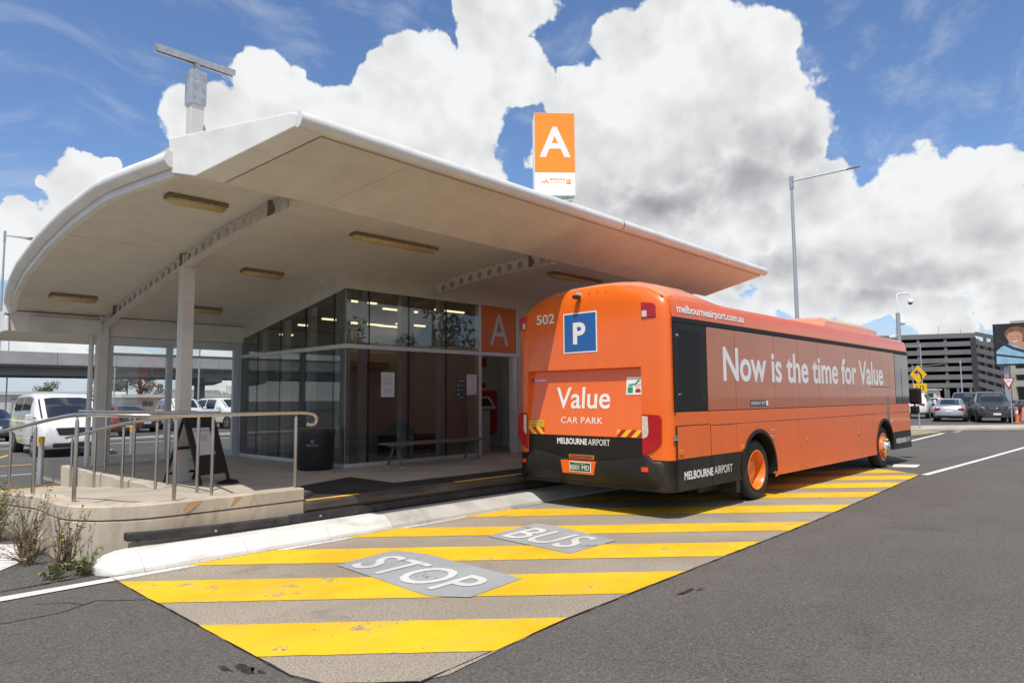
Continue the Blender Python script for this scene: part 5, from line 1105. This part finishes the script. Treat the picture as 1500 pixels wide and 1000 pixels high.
plate('diamond_border', c, [(0, -.46), (.36, 0), (0, .46), (-.36, 0)], INK, .008, .045)
plate('curve_arrow', c, [(.10, -.24), (.16, -.24), (.15, -.02), (.06, .12), (-.02, .15), (.0, .24), (-.18, .13), (-.06, -.02), (-.04, .07), (.03, .05), (.08, -.05)], INK, .004, .0625)
c2 = c+Z*-.62+u*.05; plate('speed_plate', c2, [(-.27, -.2), (.27, -.2), (.27, .2), (-.27, .2)], DY)
text('speed_text', '10', c2+n*.0630-u*.15-Z*.12, u, Z, .30, .24, INK, t, .0)
t = thing('give_way_sign', 'triangular give way sign with red border near the right edge', 'sign', (45.3, 6.38, 0)); u, n = facing((45.3, 6.38)); c = Vector((45.3, 6.38, 2.25))-u*.05
MB().lathe([(.03, 0.1), (.03, 2.5)], (45.3, 6.38, 0)).build('post', GALV, t, 0, True)
plate('red_border', c, [(-.30, .30), (0, -.36), (.30, .30)], RED); plate('white_panel', c+Z*.03, [(-.21, .22), (0, -.23), (.21, .22)], LETW, .004, .0625)
text('sign_text', 'GIVE', c+n*.067-u*.10+Z*.13, u, Z, .2, .07, INK, t); text('sign_text', 'WAY', c+n*.067-u*.08+Z*.04, u, Z, .16, .07, INK, t)
t = thing('traffic_bollard', 'orange flexible bollard with a white band on the island', 'bollard', (46.3, 6.3, .12)); MB().lathe([(.16, .125), (.16, .15), (.075, .16), (.07, .95), (.05, .97), (.001, .97)], (46.3, 6.3, 0), (0, 0, 1), 14).build('body', mat('cone_orange', (.85, .17, .03), .5), t, 0, True); MB().lathe([(.0745, .62), (.0745, .78)], (46.3, 6.3, 0), (0, 0, 1), 14).build('band', LETW, t)
t = thing('work_sign', 'red and white sign leaning on black legs beside the orange bollard', 'sign', (46.9, 5.9, .12)); u, n = facing((46.9, 5.9))
for s_ in (-.35, .35): MB().tube([Vector((46.9, 5.9, .12))+u*s_+n*.3, Vector((46.9, 5.9, 1.0))+u*s_*.6, Vector((46.9, 5.9, .12))+u*s_-n*.3], .02, 6).build('leg', BLACK, t)
MB().loft([[Vector((46.9, 5.9, z))+u*a+n*(.28-.28*(z-.12)/.9+d) for a, z in ((-.28, .25), (.28, .25), (.22, .95), (-.22, .95))] for d in (.02, .035)]).build('panel', mat('sign_red_white', (.70, .14, .07), .5, var=.1), t)
t = thing('guard_booth', 'small white booth before the dark car park', 'booth', (102, 23.2, 0)); bx('cabin', (101, 22.0, 0), (103.2, 23.4, 2.3), SHEDW, t, .05); bx('window', (100.97, 22.3, 1.1), (100.995, 23.1, 1.9), CGL, t); bx('roof', (100.8, 21.8, 2.301), (103.4, 23.6, 2.45), SHEDW, t)
for i, (x, y) in enumerate(((101, 21.4), (98, 24.4), (104, 24.9))):
    t = MB().lathe([(.16, 0), (.14, 1.3), (.05, 1.35), (.001, 1.35)], (x, y, 0), (0, 0, 1), 10).build('barrier_post', MATS['cone_orange'], None, 0, True); tag(t, ('orange post just right of the white booth', 'orange post left of the white booth', 'orange post behind the white booth')[i], 'post', 'orange posts near the booth')
# ------------------------------------------------------------------ overpass
ov = thing('overpass', 'grey concrete road overpass on piers beyond the car park', 'overpass', (30, 92, 0))
for k in range(38):
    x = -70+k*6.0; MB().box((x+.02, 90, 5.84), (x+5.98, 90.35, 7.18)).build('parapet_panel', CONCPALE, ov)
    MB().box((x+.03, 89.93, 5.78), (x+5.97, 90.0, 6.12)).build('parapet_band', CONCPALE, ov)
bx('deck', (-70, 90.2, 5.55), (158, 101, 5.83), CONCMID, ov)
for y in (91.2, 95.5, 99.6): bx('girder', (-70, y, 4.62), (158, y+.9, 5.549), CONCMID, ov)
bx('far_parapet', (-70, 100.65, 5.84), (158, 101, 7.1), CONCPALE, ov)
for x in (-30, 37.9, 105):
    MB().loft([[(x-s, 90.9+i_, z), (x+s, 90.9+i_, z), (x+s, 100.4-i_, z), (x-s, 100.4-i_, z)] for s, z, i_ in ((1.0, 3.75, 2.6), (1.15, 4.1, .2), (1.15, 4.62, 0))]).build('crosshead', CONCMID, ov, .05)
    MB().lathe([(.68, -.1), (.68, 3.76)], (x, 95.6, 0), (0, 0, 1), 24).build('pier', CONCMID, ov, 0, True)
# wider lid of the pier head as seen from the forecourt
# ------------------------------------------------------------------ far sheds
sh = thing('storage_shed', 'long low white shed under the overpass', 'shed', (10, 125, 0)); bx('walls', (-30, 122, 0), (36.4, 135, 2.75), SHEDW, sh, .05); bx('roof_edge', (-30.3, 121.7, 2.752), (36.7, 135.3, 3.25), mat('shed_roof', (.72, .70, .64), .6, var=.03), sh)
for k in range(9): bx('door', (-26+k*6.8, 121.92, .1), (-22.6+k*6.8, 121.995, 2.3), CONCPALE, sh)
sh = thing('office_building', 'low pale building with small windows right of the shed', 'building', (44, 114, 0)); bx('walls', (33.5, 112, 0), (58, 122, 2.25), SHEDW, sh); bx('roof_edge', (33, 111.4, 2.252), (58.5, 122.5, 2.72), MATS['shed_roof'], sh)
for x in (36, 41, 44.5, 47, 51, 54): f = bx('window_frame', (x, 111.93, .9), (x+1.6, 111.995, 1.8), CONCPALE, sh); bx('pane', (x+.1, 111.915, 1.0), (x+1.5, 111.93, 1.7), CGL, f)
MB().box((40, 113.0, 2.722), (48, 113.06, 3.4)).build('roof_screen', GALV, sh)
sh = thing('distant_terminal', 'pale distant building behind the glazed corner', 'building', (70, 150, 0)); bx('walls', (60, 150, 0), (100, 165, 3.2), SHEDW, sh); bx('plant_room', (66, 152, 3.201), (71, 158, 5.0), SHEDW, sh)
# ------------------------------------------------------------------ trees
GUM = mat('gum_leaf', (.060, .068, .030), .6, var=.45, vscale=.8); GUM2 = mat('tree_leaf', (.052, .088, .026), .6, var=.4, vscale=.8); BARK = mat('bark', (.12, .085, .06), .9, var=.3, bump=.4, bscale=8)
def tree(label, x, y, h, w, m, seed, n=1500, base=.3, leaf=.5, grp='trees beyond the car park'):
    r = random.Random(seed); t = thing('tree', label, 'tree', (x, y, 0), grp)
    T = MB(); T.tube([(x, y, -.05), (x+r.uniform(-.2, .2), y, h*.3), (x+r.uniform(-.4, .4), y, h*.7)], [.035*h, .028*h, .012*h], 8)
    C = []
    for i in range(11):
        a = r.uniform(0, 2*pi); rr = w*.5*r.uniform(.25, 1.0); zc = h*(base+(1-base)*r.uniform(.12, .88)); k = 1-.45*abs((zc/h-base)/(1-base)-.45); c = Vector((x+cos(a)*rr*k, y+sin(a)*rr*k, zc)); C.append((c, w*r.uniform(.13, .26)))
        T.tube([(x, y, h*r.uniform(.25, .5)), tuple(c)], [.014*h, .004*h], 5)
    T.build('trunk', BARK, t, 0, True); L = MB()
    for i in range(n):
        c, q = C[r.randrange(len(C))]; d = Vector((r.gauss(0, 1), r.gauss(0, 1), r.gauss(0, .8))).normalized()*q*r.uniform(.45, 1.05); p = c+d
        a = Vector((r.gauss(0, 1), r.gauss(0, 1), r.gauss(0, 1))).normalized(); b = a.orthogonal().normalized(); s_ = leaf*r.uniform(.4, 1)
        L.add([p-a*s_*.5, p+b*s_*.28, p+a*s_*.5, p-b*s_*.28], [(0, 1, 2, 3)])
    L.build('crown', m, t)
def at(dx, dy, dist): return dx*dist, dy*dist
tree('broad gum tree at the left of the clump beyond the shed', *at(.270, .963, 160), 8.7, 6.0, GUM, 1, 2200, .2)
tree('rounded gum tree in the middle of the clump beyond the shed', *at(.288, .958, 164), 9.6, 6.0, GUM, 2, 2200, .2)
tree('gum tree at the right of the clump beyond the shed', *at(.304, .953, 158), 9.0, 5.4, GUM, 3, 2200, .2)
tree('lower gum tree trailing right of the clump', *at(.322, .947, 165), 5.8, 5, GUM, 4, 1500, .2)
tree('small dark tree above the shed roof beside the van', *at(.209, .978, 200), 6.6, 4.6, GUM, 5, 1300, .3)
tree('low green bush tree left of the overpass pier', *at(.362, .932, 150), 4.3, 5.5, GUM2, 6, 1300, .1)
tree('low green bush tree right of the overpass pier', *at(.391, .920, 152), 4.2, 5.5, GUM2, 7, 1300, .1)
tree('small tree between the screen posts', *at(.336, .942, 190), 4.6, 4, GUM2, 9, 900, .1)
for i, (x, y, h) in enumerate(((38, -24, 11), (46, -31, 9), (31, -27, 8), (55, -30, 12), (24, -30, 9))): tree(('tall gum tree across the road, mirrored in the upper glass', 'gum tree mirrored at the right of the upper glass', 'gum tree mirrored in the middle pane', 'widest gum tree across the road', 'leftmost gum tree across the road')[i], x, y, h, 7, GUM, 20+i, 1500, .25, .5, 'trees across the road')
# ------------------------------------------------------------------ multi-storey car park
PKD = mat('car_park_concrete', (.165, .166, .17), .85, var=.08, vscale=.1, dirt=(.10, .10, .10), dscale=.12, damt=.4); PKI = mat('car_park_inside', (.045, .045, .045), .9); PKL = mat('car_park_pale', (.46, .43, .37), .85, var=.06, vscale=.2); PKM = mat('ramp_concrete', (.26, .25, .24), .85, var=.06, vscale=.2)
P0 = Vector((296, 51, 0)); P1 = Vector((270, 109, 0)); fu = (P1-P0).normalized(); fn = Vector((-fu.y, fu.x, 0)); fn = fn if fn.dot(P0) < 0 else -fn; FL = (P1-P0).length
pk = thing('multi_storey_car_park', 'dark grey multi-storey car park with open decks beyond the road', 'building', tuple((P0+P1)/2))
def fbox(nm, a0, a1, d0, d1, z0, z1, m, par, P=P0, U=fu, N=fn):
    v = [P+U*a-N*d for a, d in ((a0, d0), (a1, d0), (a1, d1), (a0, d1))]; return MB().loft([[q+Vector((0, 0, z0)) for q in v], [q+Vector((0, 0, z1)) for q in v]]).build(nm, m, par)
for k in range(7):
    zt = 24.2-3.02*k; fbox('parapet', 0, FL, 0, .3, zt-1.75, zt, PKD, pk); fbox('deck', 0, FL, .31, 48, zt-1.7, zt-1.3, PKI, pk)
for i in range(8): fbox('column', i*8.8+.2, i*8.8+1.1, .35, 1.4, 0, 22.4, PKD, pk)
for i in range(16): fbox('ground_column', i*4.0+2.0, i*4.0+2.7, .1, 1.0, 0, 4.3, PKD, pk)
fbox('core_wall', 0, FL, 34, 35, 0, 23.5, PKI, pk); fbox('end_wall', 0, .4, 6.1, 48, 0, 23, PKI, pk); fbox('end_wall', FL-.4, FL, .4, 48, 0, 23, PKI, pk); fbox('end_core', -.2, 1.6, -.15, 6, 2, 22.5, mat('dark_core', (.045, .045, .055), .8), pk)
for i in range(9): fbox('roof_lamp', i*7.3+1, i*7.3+1.15, 14, 14.2, 22.5, 28.2 if i % 2 else 27, GALV, pk)
Q1 = Vector((287, 40.5, 0)); ru = (Q1-P0); RL = ru.length; ru.normalize(); rn = Vector((-ru.y, ru.x, 0)); rn = rn if rn.dot(P0) < 0 else -rn
rp = thing('car_park_ramp', 'sloping grey ramp tower joining the dark car park to the pale one', 'building', tuple((P0+Q1)/2))
for k in range(7):
    zt = 24.6-3.02*k; v = []
    for a, zz_ in ((0, zt), (RL*.75, zt-2.6), (RL, zt-2.3)): v.append((a, zz_))
    MB().loft([[P0+ru*a-rn*d+Vector((0, 0, z)) for d, z in ((0, zz_-1.6), (0, zz_), (.3, zz_), (.3, zz_-1.6))] for a, zz_ in v]).build('sloping_parapet', PKM, rp)
for i in range(5): fbox('column', RL*i/4-.3, RL*i/4+.4, .3, 1.2, 0, 22, PKM, rp, P0, ru, rn)
fbox('back_wall', -14, RL, 7, 7.5, 0, 21, PKI, rp, P0, ru, rn)
S0 = Vector((262, 35.8, 0)); su = Vector((-.30, -.954, 0)); sn = Vector((-.954, .30, 0))
pa = thing('pale_car_park', 'pale concrete car park behind the billboard', 'building', tuple(S0))
for k in range(6): zt = 2.0+4.0+k*3.7; fbox('parapet', 0, 60, 0, .4, zt-1.9, zt, PKL, pa, S0, su, sn); fbox('deck', 0, 60, .41, 30, zt-1.9, zt-1.5, PKI, pa, S0, su, sn)
for a in (-.6, 11, 22, 33, 44): fbox('column', a, a+1.1, -.15, 1.0, 0, 21, PKL, pa, S0, su, sn)
fbox('back_wall', 0, 60, 20, 21, 0, 24, PKI, pa, S0, su, sn)
# ------------------------------------------------------------------ billboard
t = thing('billboard', 'large black framed billboard with a portrait of a smiling person in a blue shirt', 'billboard', (89, 11.4, 0)); u, n = facing((89, 11.4)); c = Vector((89.2, 9.3, 6.95))-u*1.45
SK = mat('print_skin', (.55, .27, .19), .5, var=.08, vscale=1); HAIR = mat('print_hair', (.20, .10, .045), .5, var=.3, vscale=2); SHIRT = mat('print_shirt', (.28, .50, .66), .5, var=.15, vscale=1.2); BGP = mat('print_dark', (.020, .024, .026), .5, var=.4, vscale=.6); BELT = mat('print_belt', (.03, .035, .045), .5)
MB().loft([[c+u*a+Z*b+n*d for a, b in ((-2.95, -2.22), (2.95, -2.22), (2.95, 2.22), (-2.95, 2.22))] for d in (-.4, 0)]).build('frame', BLACK, t)
def pr(nm, pts, m, f): MB().add([c+u*a+Z*b+n*f for a, b in pts], [tuple(range(len(pts)))]).build(nm, m, t)
el = lambda cx, cy, rx, ry, n_=20: [(cx+rx*cos(2*pi*k/n_), cy+ry*sin(2*pi*k/n_)) for k in range(n_)]
pr('poster', [(-2.8, -2.08), (2.8, -2.08), (2.8, 2.08), (-2.8, 2.08)], BGP, .004)
pr('printed_shirt', [(-2.78, -2.05), (2.0, -2.05), (1.2, -1.0), (.35, -.25), (-.45, .05), (-1.45, .22), (-2.3, -.25), (-2.75, -.7)], SHIRT, .008)
pr('printed_neck', [(-1.35, .2), (-.75, -.35), (-.35, -.6), (-.3, .1), (-.5, .5), (-1.2, .5)], SK, .012)
pr('printed_hair', el(-.95, 1.05, .98, .86), HAIR, .016)
pr('printed_face', el(-1.08, .72, .66, .80), SK, .020)
pr('printed_hair', [(-1.75, 1.15), (-1.2, 1.75), (-.4, 1.6), (.0, .9), (-.35, .95), (-.55, 1.25), (-1.0, 1.35), (-1.4, 1.3)], HAIR, .024)
for a in (-1.35, -.85): pr('printed_eye', el(a, .82, .085, .035, 10), BELT, .024)
pr('printed_smile', [(-1.38, .40), (-1.1, .30), (-.82, .42), (-.88, .32), (-1.1, .20), (-1.32, .30)], LETW, .024)
pr('printed_belt', [(-2.78, .55), (-2.3, .45), (-1.2, -.3), (.6, -1.0), (1.8, -1.3), (1.8, -1.55), (.5, -1.25), (-1.4, -.5), (-2.4, .15), (-2.78, .25)], BELT, .024)
pr('printed_belt', [(-2.75, -.95), (.6, -1.55), (.6, -1.72), (-2.75, -1.15)], BELT, .024)
for a in (-2.0, 2.0): MB().box(tuple(c+u*a-n*.6+Vector((-.2, -.2, -6.95))), tuple(c+u*a-n*.6+Vector((.2, .2, -2.2)))).build('post', GALV, t)
